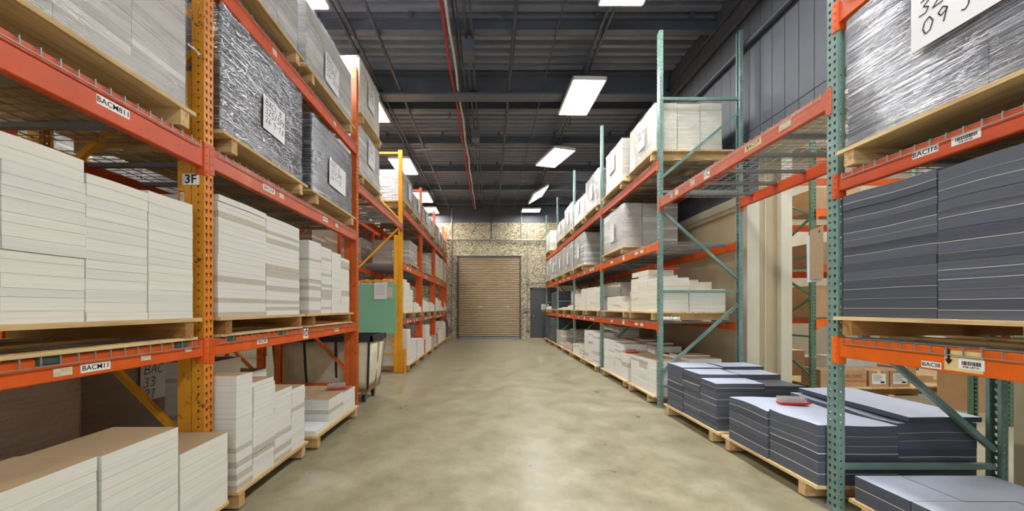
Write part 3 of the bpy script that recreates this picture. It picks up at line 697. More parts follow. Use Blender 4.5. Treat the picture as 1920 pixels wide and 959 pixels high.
KINDS = {
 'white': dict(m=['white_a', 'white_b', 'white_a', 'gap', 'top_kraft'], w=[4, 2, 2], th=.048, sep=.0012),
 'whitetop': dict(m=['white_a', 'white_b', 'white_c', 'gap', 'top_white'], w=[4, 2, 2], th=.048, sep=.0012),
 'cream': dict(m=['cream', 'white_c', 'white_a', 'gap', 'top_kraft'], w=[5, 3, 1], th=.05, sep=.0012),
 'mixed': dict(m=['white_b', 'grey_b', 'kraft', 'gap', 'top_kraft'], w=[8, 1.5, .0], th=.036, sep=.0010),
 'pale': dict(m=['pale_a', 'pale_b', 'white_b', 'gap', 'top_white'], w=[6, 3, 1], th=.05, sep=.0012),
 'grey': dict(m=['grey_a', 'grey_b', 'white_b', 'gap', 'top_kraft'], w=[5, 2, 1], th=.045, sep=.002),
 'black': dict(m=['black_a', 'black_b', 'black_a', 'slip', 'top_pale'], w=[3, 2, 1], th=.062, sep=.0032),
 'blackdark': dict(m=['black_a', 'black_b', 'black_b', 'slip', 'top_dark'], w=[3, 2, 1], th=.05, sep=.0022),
 'brown': dict(m=['kraft', 'kraft', 'grey_a', 'gap', 'top_kraft'], w=[5, 2, 1], th=.06, sep=.002),
}
def slab(mb, x0, x1, y0, y1, z0, z1, m, top, nx, ny, wf):
    if nx == 1 and ny == 1: mb.box(x0, x1, y0, y1, z0, z1, m, top); return
    b = len(mb.v)
    for zz in (z0, z1):
        for j in range(ny+1):
            for i in range(nx+1):
                x = x0+(x1-x0)*i/nx; y = y0+(y1-y0)*j/ny; mb.v.append((x, y, zz+wf(x, y, zz)))
    N = (nx+1)*(ny+1); q = lambda i, j, k: b+k*N+j*(nx+1)+i
    for j in range(ny):
        for i in range(nx):
            mb.f.append((q(i,j,1), q(i+1,j,1), q(i+1,j+1,1), q(i,j+1,1))); mb.mi.append(top)
    for i in range(nx):
        mb.f.append((q(i,0,0), q(i+1,0,0), q(i+1,0,1), q(i,0,1))); mb.mi.append(m)
        mb.f.append((q(i+1,ny,0), q(i,ny,0), q(i,ny,1), q(i+1,ny,1))); mb.mi.append(m)
    for j in range(ny):
        mb.f.append((q(0,j+1,0), q(0,j,0), q(0,j,1), q(0,j+1,1))); mb.mi.append(m)
        mb.f.append((q(nx,j,0), q(nx,j+1,0), q(nx,j+1,1), q(nx,j,1))); mb.mi.append(m)
def fill_stack(mb, x0, x1, y0, y1, z0, z1, kind, wave=0, jit=.003, seed=0, mo=0):
    K = KINDS[kind]; r = random.Random(seed); z = z0; H = z1-z0
    n = max(1, round(H/K['th'])); ths = [1+r.uniform(-.25, .25) for _ in range(n)]; sm = sum(ths); ths = [t*H/sm for t in ths]
    gx = gy = 0; ph = r.uniform(0, 6)
    nx = ny = 1
    if wave: nx = ny = 7
    def wf(x, y, zz):
        f = min(1, max(0, (zz-z0)/max(H, .01)))
        return wave*f*(math.sin(x*9+ph)*.5+math.sin(y*11+ph*2+zz*6)*.7)
    last = None
    for i, t in enumerate(ths):
        if r.random() < .3: gx, gy = r.uniform(-jit, jit)*.8, r.uniform(-jit, jit)*.8
        jx, jy = gx+r.uniform(-jit, jit)*.25, gy+r.uniform(-jit, jit)*.25
        m = r.choices([0, 1, 2], K['w'])[0]
        if i == n-1 and kind in ('mixed',): m = 0
        sp = K['sep']
        topm = m if i < n-1 else 4
        e = .0015 if i < n-1 else 0
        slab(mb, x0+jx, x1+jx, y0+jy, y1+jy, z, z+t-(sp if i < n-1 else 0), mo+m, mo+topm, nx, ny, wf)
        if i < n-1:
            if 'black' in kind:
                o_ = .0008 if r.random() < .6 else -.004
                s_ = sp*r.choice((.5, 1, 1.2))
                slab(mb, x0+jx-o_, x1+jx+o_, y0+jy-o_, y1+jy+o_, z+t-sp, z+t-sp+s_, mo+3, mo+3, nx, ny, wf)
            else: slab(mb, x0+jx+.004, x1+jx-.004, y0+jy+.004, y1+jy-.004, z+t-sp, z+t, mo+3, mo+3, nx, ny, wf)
        z += t
_seed = [100]
def stack(s, X0, u0, u1, y0, y1, z0, z1, kind, label, wave=0, jit=.003, group='paper stacks', name='paper_stack', cat='paper stack'):
    _seed[0] += 1
    xa, xb = sorted((s*(X0+u0), s*(X0+u1))); cx, cy = (xa+xb)/2, (y0+y1)/2; g = .002 if 'black' in kind else .003
    mb = MB(); fill_stack(mb, xa-cx+g, xb-cx-g, y0-cy+g, y1-cy-g, 0, z1-z0, kind, wave, jit, _seed[0])
    return tag(link(name, mb.data(name, KINDS[kind]['m']), None, (cx, cy, z0)), label, cat, group)
ORD = ['nearest', 'second', 'third', 'fourth', 'fifth']
COLR = {'white': 'white', 'whitetop': 'white', 'cream': 'cream', 'mixed': 'banded', 'grey': 'grey', 'black': 'black', 'blackdark': 'black', 'brown': 'brown'}
def rows(s, X0, ys, us, z0, hts, kind, where, wave=0, jit=.003, group=None):
    """a block of sheet stacks: ys = cut positions along the aisle, us = cut positions inwards, hts[row][col] = top z (0: none)"""
    for i in range(len(us)-1):
        for j in range(len(ys)-1):
            zt = hts[i][j]
            if not zt: continue
            rw = ('front row', 'second row', 'third row')[i] if len(us) > 2 else 'single row'
            lab = '%s paper stack, %s, %s, %s' % (COLR[kind], rw, ORD[j], where)
            stack(s, X0, us[i], us[i+1], ys[j], ys[j+1], z0, zt, kind, lab, wave, jit, group or 'paper stacks ' + where)
def wrapped(s, X0, u0, u1, y0, y1, z0, z1, kind, film, label, sign=None, cols=(2, 3), group='wrapped pallet loads', seed=None):
    _seed[0] += 1; sd = seed or _seed[0]
    xa, xb = sorted((s*(X0+u0), s*(X0+u1))); cx, cy = (xa+xb)/2, (y0+y1)/2; hx, hy, H = (xb-xa)/2, (y1-y0)/2, z1-z0
    t = thing('wrapped_load', label, 'wrapped load', (cx, cy, z0), group)
    mb = MB(); nx, ny = cols
    for i in range(nx):
        for j in range(ny):
            fill_stack(mb, -hx+2*hx*i/nx+.012, -hx+2*hx*(i+1)/nx-(.001 if i < nx-1 else .012), -hy+2*hy*j/ny+(.012 if j == 0 else .001), -hy+2*hy*(j+1)/ny-(.001 if j < ny-1 else .012), 0.002, H-.012-.01*((i+j) % 2), kind, 0, .002, sd*31+i*7+j)
    link('paper_block', mb.data('paper_block', KINDS[kind]['m']), t)
    # film: rounded sleeve with a puckered surface, folded a little way over the top
    mb = MB(); rr = random.Random(sd); n = 10
    cr = .02
    ring = []
    for (sx, sy, a0) in ((1, 1, 0), (-1, 1, 90), (-1, -1, 180), (1, -1, 270)):
        for k in range(4):
            a = math.radians(a0+30*k); ring.append(((hx-cr)*sx+cr*math.cos(a), (hy-cr)*sy+cr*math.sin(a)))
        nxt = {(1, 1): (-1, 1), (-1, 1): (-1, -1), (-1, -1): (1, -1), (1, -1): (1, 1)}[(sx, sy)]
        ax, ay = ring[-1]; bx = (hx-cr)*nxt[0]+cr*math.cos(math.radians(a0+90)); by = (hy-cr)*nxt[1]+cr*math.sin(math.radians(a0+90))
        for k in range(1, 5): ring.append((ax+(bx-ax)*k/5, ay+(by-ay)*k/5))
    zs = [.001, H*.1, H*.25, H*.4, H*.55, H*.7, H*.85, H*.97, H, H+.002]
    sc = [1.004, 1.0, 1.0, 1.0, 1.0, 1.0, 1.0, 1.0, .99, .86]
    N = len(ring); b = 0
    for z, q in zip(zs, sc):
        for k, (x, y) in enumerate(ring): mb.v.append((x*q*(1+rr.uniform(-.002, .002)), y*q*(1+rr.uniform(-.002, .002)), z+rr.uniform(-.004, .004)*(z > .01)))
    for l in range(len(zs)-1):
        for k in range(N): mb.f.append((l*N+k, l*N+(k+1) % N, (l+1)*N+(k+1) % N, (l+1)*N+k)); mb.mi.append(0)
    me = mb.data('stretch_film', film)
    me.polygons.foreach_set('use_smooth', [True]*len(me.polygons))
    link('stretch_film', me, t)
    if sign:
        ys, zs_, sw, sh, lines, th, rot = sign      # centre y, centre z (world), width, height
        m4 = side_matrix(s, (-s*(hx+.011), ys-cy, zs_-z0)) @ Matrix.Rotation(rot, 4, 'Z')
        st = link('paper_sign', plate(sw, sh).data('paper_sign', 'sign'), t); st.matrix_local = m4; st['label'] = 'white sheet stuck on the film'
        if lines:
            hb = handwriting(lines, th, th*.075); h_ = link('handwriting', hb.data('handwriting', 'blue_ink'), st); h_.location = (-sw*.42, sh*.5-th*1.35, .0012)
    return t

# ================= LEFT ROW =================
# nearest bay, floor
pallet(-1, XL, -.17, .90, 1.22, 2.32, 0, 'pallet under the brown-topped white stacks, bottom left corner')
for (a, b, zt, lb) in ((1.165, 1.555, .722, 'brown-topped white paper stack at the bottom left corner'), (1.565, 1.955, .715, 'brown-topped white paper stack second from the left corner'), (1.965, 2.325, .563, 'lower brown-topped white stack in front of the yellow post')):
    stack(-1, XL, -.16, .19, a, b, PH, zt, 'white', lb, .0, .003, 'brown-topped white stacks in the bottom left corner')
pallet(-1, XL, .24, .95+.16, .55, 1.15, 0, 'pallet hidden behind the bottom left stacks')
wrapped(-1, XL, .42, 1.08, .95, 2.02, PH, 1.00, 'brown', 'wrap_brown', 'dull brown wrapped load behind the bottom left stacks', cols=(1, 2))
# nearest bay, level 1
z1 = 1.153
pallet(-1, XL, -.03, 1.05, 1.02, 2.285, z1, 'pallet on the BACM11 shelf under white stacks', True, bq=(-.88, 0, .88), stringers=(.06, .93))
rows(-1, XL, [1.04, 1.36, 1.65, 1.953, 2.25], [0, .46, .92], z1+PH, [[2.005, 2.008, 1.957, 1.975], [1.95, 1.93, 1.95, 1.92]], 'white', 'on the BACM11 shelf', .004, .004)
# nearest bay, level 2
z2 = 2.398
pallet(-1, XL, -.03, 1.05, .80, 2.235, z2, 'pallet on the BACM811 shelf', stringers=(.06, .95))
wrapped(-1, XL, 0, 1.02, .85, 2.215, z2+PH, 3.66, 'pale', 'wrap_clear', 'pale grey wrapped load above the BACM811 beam', cols=(2, 4))
# second bay (3F to the cart)
Z = z1+PH
pallet(-1, XL, -.03, 1.05, 2.44, 3.555, z1, 'pallet on BAC58 shelf, nearer one', True, bq=(-.88, 0, .88), stringers=(.08, .93))
rows(-1, XL, [2.455, 2.985, 3.51], [0, .5, .98], Z, [[2.11, 2.10], [2.05, 2.0]], 'mixed', 'nearer pallet, BAC58 shelf', .003)
pallet(-1, XL, -.03, 1.05, 3.60, 4.83, z1, 'pallet on BAC58 shelf, farther one', True, bq=(-.88, 0, .88), stringers=(.12, .90))
rows(-1, XL, [3.69, 3.96, 4.22, 4.49, 4.76], [0, .42, .84], Z, [[2.03, 2.01, 1.99, 1.96], [2.0, 1.98, 1.98, 1.9]], 'mixed', 'farther pallet, BAC58 shelf', .003)
Z = z2+PH
pallet(-1, XL, -.05, 1.05, 2.44, 3.57, z2, 'pallet on BACS18 shelf, nearer one')
wrapped(-1, XL, -.02, 1.0, 2.46, 3.54, Z, 3.415, 'blackdark', 'wrap_black', 'black wrapped load signed BACI 8, nearer, past the 3F post', (3.045, 2.90, .30, .27, ['BACI 8', '325/5PK', '26 9-18-25'], .052, -.02), (2, 1))
pallet(-1, XL, -.05, 1.05, 3.66, 4.87, z2, 'pallet on BACS18 shelf, farther one')
wrapped(-1, XL, -.02, 1.0, 3.72, 4.80, Z, 3.34, 'blackdark', 'wrap_black', 'black wrapped load signed BACI 8, farther, left of the orange post', (4.32, 2.87, .46, .30, ['BACI 8', '325/5PK', '26 9-18'], .055, -.02), (2, 1))
z3 = 3.578
pallet(-1, XL, -.05, 1.05, 2.44, 3.50, z3, 'pallet on the top shelf past 3F post, nearer')
wrapped(-1, XL, -.02, 1.0, 2.45, 3.46, z3+PH, 4.70, 'pale', 'wrap_clear', 'grey wrapped load on top shelf, cut by the photo edge', (3.05, 4.2, .28, .26, ['BAC 8', '09-18'], .05, -.03))
pallet(-1, XL, -.05, 1.05, 3.57, 4.83, z3, 'pallet on the top shelf past 3F post, farther')
wrapped(-1, XL, -.02, 1.0, 3.60, 4.80, z3+PH, 4.40, 'pale', 'wrap_clear', 'grey wrapped load on top shelf left of the orange post', (4.17, 3.98, .36, .32, ['BACI 8', '525PK', '26-2025'], .06, -.03))
# floor
pallet(-1, XL, -.16, .92, 2.42, 3.36, 0, 'floor pallet past the 3F post under uneven stacks', stringers=(.05, .92))
rows(-1, XL, [2.43, 2.60, 2.86, 3.11, 3.335], [-.14, .20], PH, [[.895, .815, .69, .655]], 'mixed', 'floor, just past the 3F post', .0, .006)
rows(-1, XL, [2.68, 3.0, 3.34], [.21, .55], PH, [[.95, .80]], 'mixed', 'floor, behind the uneven stacks past 3F', .0, .006)
pallet(-1, XL, -.19, .92, 3.46, 4.58, 0, 'floor pallet under the low grey stacks by the cart', stringers=(.05, .92))
rows(-1, XL, [3.80, 4.18, 4.55], [-.15, .28, .72], PH, [[.395, .38], [.385, .38]], 'mixed', 'low floor pallet left of the canvas cart', .0, .005)
stack(-1, XL, -.16, .25, 3.49, 3.79, PH, .175, 'whitetop', 'thin pile of white sheets on the low pallet by the cart', group='loose sheets')
wrapped(-1, XL, 1.2, 2.2, 2.47, 3.50, PH, .985, 'brown', 'wrap_brown', 'dark wrapped load with BAC sign, behind bottom left stacks', (3.33, .70, .34, .34, ['BAC 8', '33', '21'], .08, -.03), (2, 2))

# passage bay above the cart: two loads stacked
zc = 3.088
pallet(-1, XL, -.03, 1.05, 5.12, 6.12, zc, 'pallet over the canvas cart carrying two loads')
wrapped(-1, XL, 0, 1.0, 5.14, 6.08, zc+PH, 3.93, 'pale', 'wrap_clear', 'lower of two stacked grey wrapped loads behind the orange post', (5.62, 3.66, .30, .36, ['BAC 8', '25PK', '9-18'], .06, -.04))
pallet(-1, XL, -.03, 1.05, 5.12, 6.12, 3.945, 'pallet between two stacked loads behind orange post')
wrapped(-1, XL, 0, 1.0, 5.14, 6.08, 3.945+PH, 4.88, 'cream', 'wrap_clear', 'upper of two stacked grey wrapped loads behind the orange post', (5.62, 4.52, .30, .36, ['BAC 8', '25PK', '9-18'], .06, -.04))

# far left bays
lb_ = ['first orange bay', 'second orange bay', 'third orange bay', 'short end bay']
for k in range(3, 7):
    a, b = L_[k]+.06, L_[k+1]-.06; nm = lb_[k-3]; mid = (a+b)/2
    spans = [(a, mid-.03), (mid+.03, b)] if k < 6 else [(a, b)]
    for q, (p, r_) in enumerate(spans):
        wch = ('nearer', 'farther')[q]
        z = 3.458; pallet(-1, XL, -.03, 1.05, p, r_, z, 'top shelf pallet, %s, left row %s' % (wch, nm))
        zt = (4.25, 4.12, 4.15, 4.1, 4.2, 4.15, 4.1)[(k-3)*2+q]
        wrapped(-1, XL, 0, 1.0, p+.02, r_-.02, z+PH, zt, 'grey' if (k, q) != (4, 1) else 'cream', 'wrap_clear', 'grey wrapped load on top shelf, %s, left row %s' % (wch, nm), ((p+r_)/2+.1, z+.48, .26, .34, None, 0, 0) if k < 6 else None, (2, 2))
        z = 1.108; pallet(-1, XL, -.03, 1.05, p, r_, z, 'low shelf pallet, %s, left row %s' % (wch, nm))
        n = 3; ys = [p+.04+(r_-p-.08)*i/n for i in range(n+1)]
        H0 = {(3, 0): [1.95, 1.90, 1.75], (3, 1): [1.48, 1.45, 1.38], (4, 0): [1.55, 1.53, 1.50], (4, 1): [1.52, 1.5, 1.45], (5, 0): [1.68, 1.66, 1.6], (5, 1): [1.6, 1.4, 1.35], (6, 0): [1.6, 1.5, 1.4]}[(k, q)]
        rows(-1, XL, ys, [0, .45, .9], z+PH, [H0, [h-.08 for h in H0]], 'whitetop' if k < 5 else 'cream', '%s low-shelf pallet, left %s' % (wch, nm), 0, .005)
        pallet(-1, XL, -.12, .95, p, r_, 0, 'floor pallet, %s, left row %s' % (wch, nm))
        H1 = {(3, 0): [.88, .62, .60], (3, 1): [.58, .57, .52], (4, 0): [.88, .86, .5], (4, 1): [.45, .48, .44], (5, 0): [.55, .62, .6], (5, 1): [.85, .82, .78], (6, 0): [.9, .86, .8]}[(k, q)]
        kd = 'whitetop' if k < 4 else ('grey' if (k, q) == (4, 1) else ('blackdark' if k == 6 else 'cream'))
        rows(-1, XL, ys, [-.08, .38, .84], PH, [H1, [h+.05 for h in H1]], kd, '%s floor pallet, left %s' % (wch, nm), 0, .006)
    if k >= 3:
        z = 2.278
        for q, (p, r_) in enumerate(spans):
            if (k, q) in ((3, 0), (4, 0)): continue
            u = 0 if k > 4 else .1
            wch = ('nearer', 'farther')[q]
            pallet(-1, XL, u-.03, 1.05, p, r_, z, 'middle shelf pallet, %s, left row %s' % (wch, nm))
            wrapped(-1, XL, u, 1.0, p+.02, r_-.02, z+PH, 2.98 if k < 5 else 3.2, 'grey' if k < 5 else 'cream', 'wrap_clear', 'wrapped load on middle shelf, %s, left row %s' % (wch, nm), None, (2, 2))

# ================= back-to-back row and racks seen through the left row =================
XB = XL+1.12+.16
for i in (1, 2, 3, 4, 5):
    frame(-1, XB, L_[i], 4.6, 'orange frame of the rack behind the left row, ' + ('behind the 3F post', 'behind the orange post', 'behind the yellow post', 'fourth back', 'fifth back')[i-1], ['orange', 'orange'], LB, pd=.076, style='key', brace_mat='orange', group='frames of the rack behind')
for i in range(1, 5):
    for z, lv in ((1.12, 'low'), (2.30, 'middle'), (3.45, 'top')):
        a, b = L_[i]+W/2, L_[i+1]-W/2; nm = ('behind the BAC58 bay', 'behind the cart bay', 'behind the first orange bay', 'behind the second orange bay')[i-1]
        beam(-1, XB, a, b, z, .11, lv + ' orange beam of the rack ' + nm, 'red_orange' if lv == 'middle' else 'orange', (), 'beams of the rack behind')
        beam(-1, XB+1.12, a, b, z, .11, lv + ' rear orange beam of the rack ' + nm, 'orange', (), 'beams of the rack behind', rear=True)
        bay_deck(-1, XB, a, b, z, lv + ' shelf ' + nm, fine=False)
        for q in range(2):
            if (i, lv) in ((2, 'low'),): continue
            if (i*3+q+int(z)) % 3 == 2: continue
            p = a+.05+q*(b-a)/2; r_ = p+(b-a)/2-.12; w2 = ('nearer', 'farther')[q]
            pallet(-1, XB, -.03, 1.05, p, r_, z+.008, '%s pallet, %s shelf %s' % (w2, lv, nm))
            wrapped(-1, XB, 0, 1.0, p+.02, r_-.02, z+.008+PH, z+.75+.12*((i+q) % 2), 'brown' if (i+q) % 2 else 'grey', 'wrap_brown', '%s wrapped load, %s shelf %s' % (w2, lv, nm), None, (2, 2))
for i, y in enumerate((4.6, 7.4, 10.2)):
    frame(-1, 6.2, y, 4.6, 'far orange frame of the second rack left, ' + ORD[i], ['orange', 'orange'], LB, pd=.076, style='key', brace_mat='orange', group='frames of the second rack left')
for i in range(2):
    for z in (1.1, 2.3, 3.5):
        a, b = (4.6, 7.4, 10.2)[i]+W/2, (4.6, 7.4, 10.2)[i+1]-W/2
        lv = {1.1: 'low', 2.3: 'middle', 3.5: 'top'}[z]
        beam(-1, 6.2, a, b, z, .11, '%s orange beam of the second rack left, %s bay' % (lv, ORD[i]), 'orange', (), 'beams of the second rack left')
        bay_deck(-1, 6.2, a, b, z, '%s shelf, second rack left, %s bay' % (lv, ORD[i]), fine=False)
        pallet(-1, 6.2, 0, 1.05, a+.1, a+1.2, z+.008, '%s pallet, second rack left, %s bay' % (lv, ORD[i]))
        wrapped(-1, 6.2, .02, 1.0, a+.12, a+1.18, z+.008+PH, z+.8, 'grey', 'wrap_clear', '%s wrapped load, second rack left, %s bay' % (lv, ORD[i]), None, (1, 2))

# stacked cartons on the floor behind the green board
pallet(-1, XL, .12, 1.08, 7.75, 7.76+.0, 0, 'x') if False else None

# green board hung on the yellow frame
t = thing('mint_board', 'mint green board hung on the bright yellow rack frame', 'board', (-2.36, 7.52, .82))
mb = MB(); mb.box(-.45, .45, -.012, .012, 0, 1.0); link('board', mb.data('board', 'mint'), t)
for sx in (-.35, .35):
    mb = MB(); mb.tube([(sx, .0, 1.0), (sx, .02, 1.06), (sx, .05, 1.09)], .006, 6); link('hook', mb.data('hook', 'wire'), t)
t = thing('document_holder', 'paper sheets in a holder clipped on the mint board', 'document holder', (-2.16, 7.505, 1.52))
mb = MB(); mb.box(-.19, .07, -.012, -.001, 0, .34); link('paper', mb.data('paper', 'sign'), t)
mb = MB(); mb.box(.08, .18, -.012, -.001, .02, .24); link('grey_sheet', mb.data('grey_sheet', 'worn_label'), t)
mb = MB()
for k in range(7): mb.box(-.16, .03-.03*(k % 2), -.0135, -.0122, .27-.03*k, .277-.03*k)
link('printed_lines', mb.data('printed_lines', 'gap'), t)

# canvas cart
t = thing('canvas_cart', 'beige canvas laundry cart with black rim and casters', 'cart', (-2.33, 5.455, 0))
def bask(z, hx, hy): return [(-hx, -hy, z), (hx, -hy, z), (hx, hy, z), (-hx, hy, z)]
mb = MB(); N = 8
def ringpts(z, hx, hy, bulge):
    out = []
    for (ax, ay, bx, by) in ((-1,-1,1,-1), (1,-1,1,1), (1,1,-1,1), (-1,1,-1,-1)):
        for k in range(N):
            u = k/N; x = (ax+(bx-ax)*u)*hx; y = (ay+(by-ay)*u)*hy; q = bulge*math.sin(math.pi*u)+.006*math.sin(k*2.4+z*9)
            if ay == by: y += ay*q
            else: x += ax*q
            out.append((x, y, z))
    return out
lev = [(.20, .60, .27, .0), (.3, .625, .285, .02), (.5, .645, .30, .03), (.7, .66, .31, .02), (.90, .675, .32, .0)]
for z, hx, hy, bl in lev: mb.v += ringpts(z, hx, hy, bl)
for l in range(len(lev)-1):
    for k in range(4*N): mb.f.append((l*4*N+k, l*4*N+(k+1) % (4*N), (l+1)*4*N+(k+1) % (4*N), (l+1)*4*N+k)); mb.mi.append(0)
mb.f.append(tuple(range(4*N))[::-1]); mb.mi.append(0)
me = mb.data('canvas_bag', 'canvas'); me.polygons.foreach_set('use_smooth', [len(p.vertices) == 4 for p in me.polygons]); o = link('canvas_bag', me, t); md = o.modifiers.new('thickness', 'SOLIDIFY'); md.thickness = .005
mb = MB()
for (x0, x1, y0, y1) in ((-.70, .70, -.345, -.315), (-.70, .70, .315, .345), (-.70, -.67, -.345, .345), (.67, .70, -.345, .345)): mb.box(x0, x1, y0, y1, .87, .955)
link('rim', mb.data('rim', 'black_rubber'), t)
for sx in (-.69, -.25, .2, .67):
    mb = MB(); mb.bar((sx*.98, -.35, .90), (sx*.95, -.325, .5), .03, .012, up=(0, -1, 0)); mb.bar((sx*.95, -.325, .5), (sx*.92, -.285, .20), .03, .012, up=(0, -1, 0)); link('strap', mb.data('strap', 'black_rubber'), t)
for z in (0,):
    mb = MB(); mb.bar((.70, .33, .88), (.615, .28, .2), .012, .03); mb.bar((.705, -.02, .90), (.64, -.02, .2), .012, .02); link('strap', mb.data('strap', 'steel'), t)
mb = MB(); mb.tube([(.705+.02*math.sin(a), .10+.035*math.cos(a), .88+.035*math.sin(a)) for a in [i*math.pi/5 for i in range(11)]], .006, 6); link('handle_ring', mb.data('handle_ring', 'black_rubber'), t)
mb = MB(); mb.box(-.62, .62, -.28, .28, .155, .20); link('base_board', mb.data('base_board', 'wood_dark'), t)
for x, y in ((-.52, -.2), (-.52, .2), (.54, -.2), (.54, .2)):
    mb = MB(); mb.tube([(x-.018, y, .05), (x+.018, y, .05)], .05, 16); c = link('caster_wheel', mb.data('caster_wheel', 'black_rubber'), t)
    mb = MB(); mb.box(x-.03, x-.022, y-.03, y+.03, .05, .14); mb.box(x+.022, x+.03, y-.03, y+.03, .05, .14); mb.box(x-.04, x+.04, y-.04, y+.04, .14, .155); link('fork', mb.data('fork', 'steel'), c)

# ================= RIGHT ROW =================
# nearest bay
z1 = 1.158; z2 = 2.228
pallet(1, XR, -.04, 1.05, 1.15, 2.415, z1, 'pallet on the BACI8 shelf under black stacks', True, stringers=(.08, .93))
rows(1, XR, [1.20, 1.383, 1.883, 2.385], [0, .5, .98], z1+PH, [[2.03, 2.05, 2.06], [2.04, 2.02, 2.03]], 'blackdark', 'on the BACI8 shelf', .007, .004)
pallet(1, XR, -.04, 1.05, 1.0, 2.40, z2, 'pallet on the BACI16 shelf under black wrapped load', stringers=(.08, .94))
wrapped(1, XR, 0, 1.0, 1.02, 2.375, z2+PH, 3.20, 'blackdark', 'wrap_black_near', 'black wrapped load signed 320 PK on the BACI16 shelf', (1.78, 2.91, .42, .38, ['BAC1 M', '320 PK', '09 JUL 25'], .078, .0), (2, 2))
pallet(1, XR, 0.0, 1.05, 1.30, 2.35, 0, 'floor pallet under the low black stacks, bottom right corner')
rows(1, XR, [1.42, 1.72, 2.02, 2.33], [.02, .31, .60, .89], PH, [[.285, .285, .284], [.285, .283, .284], [.284, .285, .283]], 'black', 'floor, bottom right corner', .0, .002)
# open bay, floor
pallet(1, XR, -.07, 1.03, 2.505, 3.53, 0, 'floor pallet under the wide black stack with brush', stringers=(.12, .92))
ks = 'floor pallet crossing behind the nearest teal post'
for (u0, u1, a, b, zt, lb) in ((-.05, .50, 2.51, 2.95, .535, 'black paper stack, pale top, near aisle corner behind nearest teal post'), (-.06, .50, 2.955, 3.43, .52, 'black paper stack with pale top under the wire brush'),
                              (.505, 1.05, 2.52, 2.95, .555, 'black paper stack beside the diagonal brace, nearer inner one'), (.505, 1.05, 2.955, 3.43, .55, 'black paper stack, inner far one on the brush pallet')):
    stack(1, XR, u0, u1, a, b, PH, zt, 'black', lb, .009, .004, 'black stacks behind the nearest teal post')
stack(1, XR, .56, 1.06, 2.50, 3.40, .568, .605, 'black', 'thin black sheet pile with pale top on the brush pallet', .003, .0, 'top sheets')
pallet(1, XR, -.08, 1.0, 3.56, 4.68, 0, 'floor pallet under black stacks beside the second teal frame', stringers=(.12, .92))
for (u0, u1, a, b, zt, kd, lb) in ((-.06, .42, 3.62, 3.90, .60, 'black', 'front black stack with pale top, nearest on its pallet'), (-.06, .36, 3.905, 4.25, .64, 'black', 'middle black stack with pale top beside second teal frame'),
                              (-.06, .42, 4.255, 4.62, .655, 'black', 'black stack with pale top touching the second teal frame'), (.43, .86, 3.66, 3.98, .565, 'blackdark', 'black stack with dark top, inner nearest on its pallet'),
                              (.43, .86, 3.985, 4.28, .625, 'black', 'inner middle black stack with pale top near beige column'), (.43, .90, 4.285, 4.62, .66, 'black', 'inner far black stack with pale top near beige column')):
    stack(1, XR, u0, u1, a, b, PH, zt, kd, lb, .003, .006, 'black stacks beside the second teal frame')
# first full bay
nm = rn[0]; p1 = (5.03, 6.02); p2 = (6.08, 7.36)
pallet(1, XR, -.05, 1.05, 5.04, 6.0, 0, 'floor pallet of banded stacks touching the second teal frame', stringers=(.2, .92))
rows(1, XR, [5.05, 5.32, 5.62, 5.95], [-.01, .45, .9], PH, [[.61, .60, .59], [.64, .66, .62]], 'mixed', 'nearer floor pallet, first full right bay', 0, .006)
pallet(1, XR, -.05, 1.05, 6.05, 7.42, 0, 'floor pallet, farther, ' + nm)
rows(1, XR, [6.10, 6.38, 6.72, 7.04, 7.36], [-.01, .45, .9], PH, [[.58, .71, .74, .74], [.70, .74, .76, .76]], 'mixed', 'farther floor pallet, first full right bay', 0, .006)
z = 1.158
pallet(1, XR, -.03, 1.05, 5.05, 6.05, z, 'low shelf pallet, nearer, ' + nm)
rows(1, XR, [5.05, 5.36, 5.70, 6.0], [.01, .45, .95], z+PH, [[1.76, 1.82, 1.80], [1.60, 1.72, 1.78]], 'cream', 'nearer low-shelf pallet, first full right bay', 0, .006)
stack(1, XR, .02, .40, 5.37, 5.98, 1.825, 1.90, 'cream', 'short cream bundle lying on top of the tall low-shelf stacks', group='cream bundles')
pallet(1, XR, -.03, 1.05, 6.12, 7.45, z, 'low shelf pallet, farther, ' + nm)
rows(1, XR, [6.16, 6.48, 6.84, 7.2], [.01, .45, .9], z+PH, [[1.45, 1.55, 1.55], [1.68, 1.70, 1.66]], 'cream', 'farther low-shelf pallet, first full right bay', 0, .006)
z = 2.258
pallet(1, XR, -.03, 1.02, 6.22, 7.46, z, 'middle shelf pallet under the big wrapped load, ' + 'first full right bay')
wrapped(1, XR, .0, .93, 6.27, 7.42, z+PH, 3.14, 'grey', 'wrap_clear', 'big grey wrapped load with label on middle shelf, first full right bay', (6.86, 2.74, .24, .34, None, 0, 0), (3, 3))
z = 3.378
pallet(1, XR, -.05, 1.05, 5.03, 6.05, z, 'top shelf pallet beside the second teal frame')
wrapped(1, XR, -.02, .92, 5.06, 5.97, z+PH, 4.18, 'cream', 'wrap_clear', 'cream wrapped load on top shelf touching second teal frame', (5.50, 3.86, .26, .30, ['BAC 8', '2PK'], .06, .02), (3, 3))
pallet(1, XR, -.05, 1.05, 6.20, 7.40, z, 'top shelf pallet, farther, ' + 'first full right bay')
wrapped(1, XR, -.02, .30, 6.32, 7.20, z+PH, 4.28, 'cream', 'wrap_clear', 'cream wrapped load on top shelf, farther, first full right bay', (6.78, 4.02, .36, .34, None, 0, .05), (1, 3)) if False else \
wrapped(1, XR, -.02, .92, 6.32, 7.20, z+PH, 4.28, 'cream', 'wrap_clear', 'cream wrapped load on top shelf, farther, first full right bay', (6.85, 4.02, .36, .34, None, 0, .05), (3, 3))

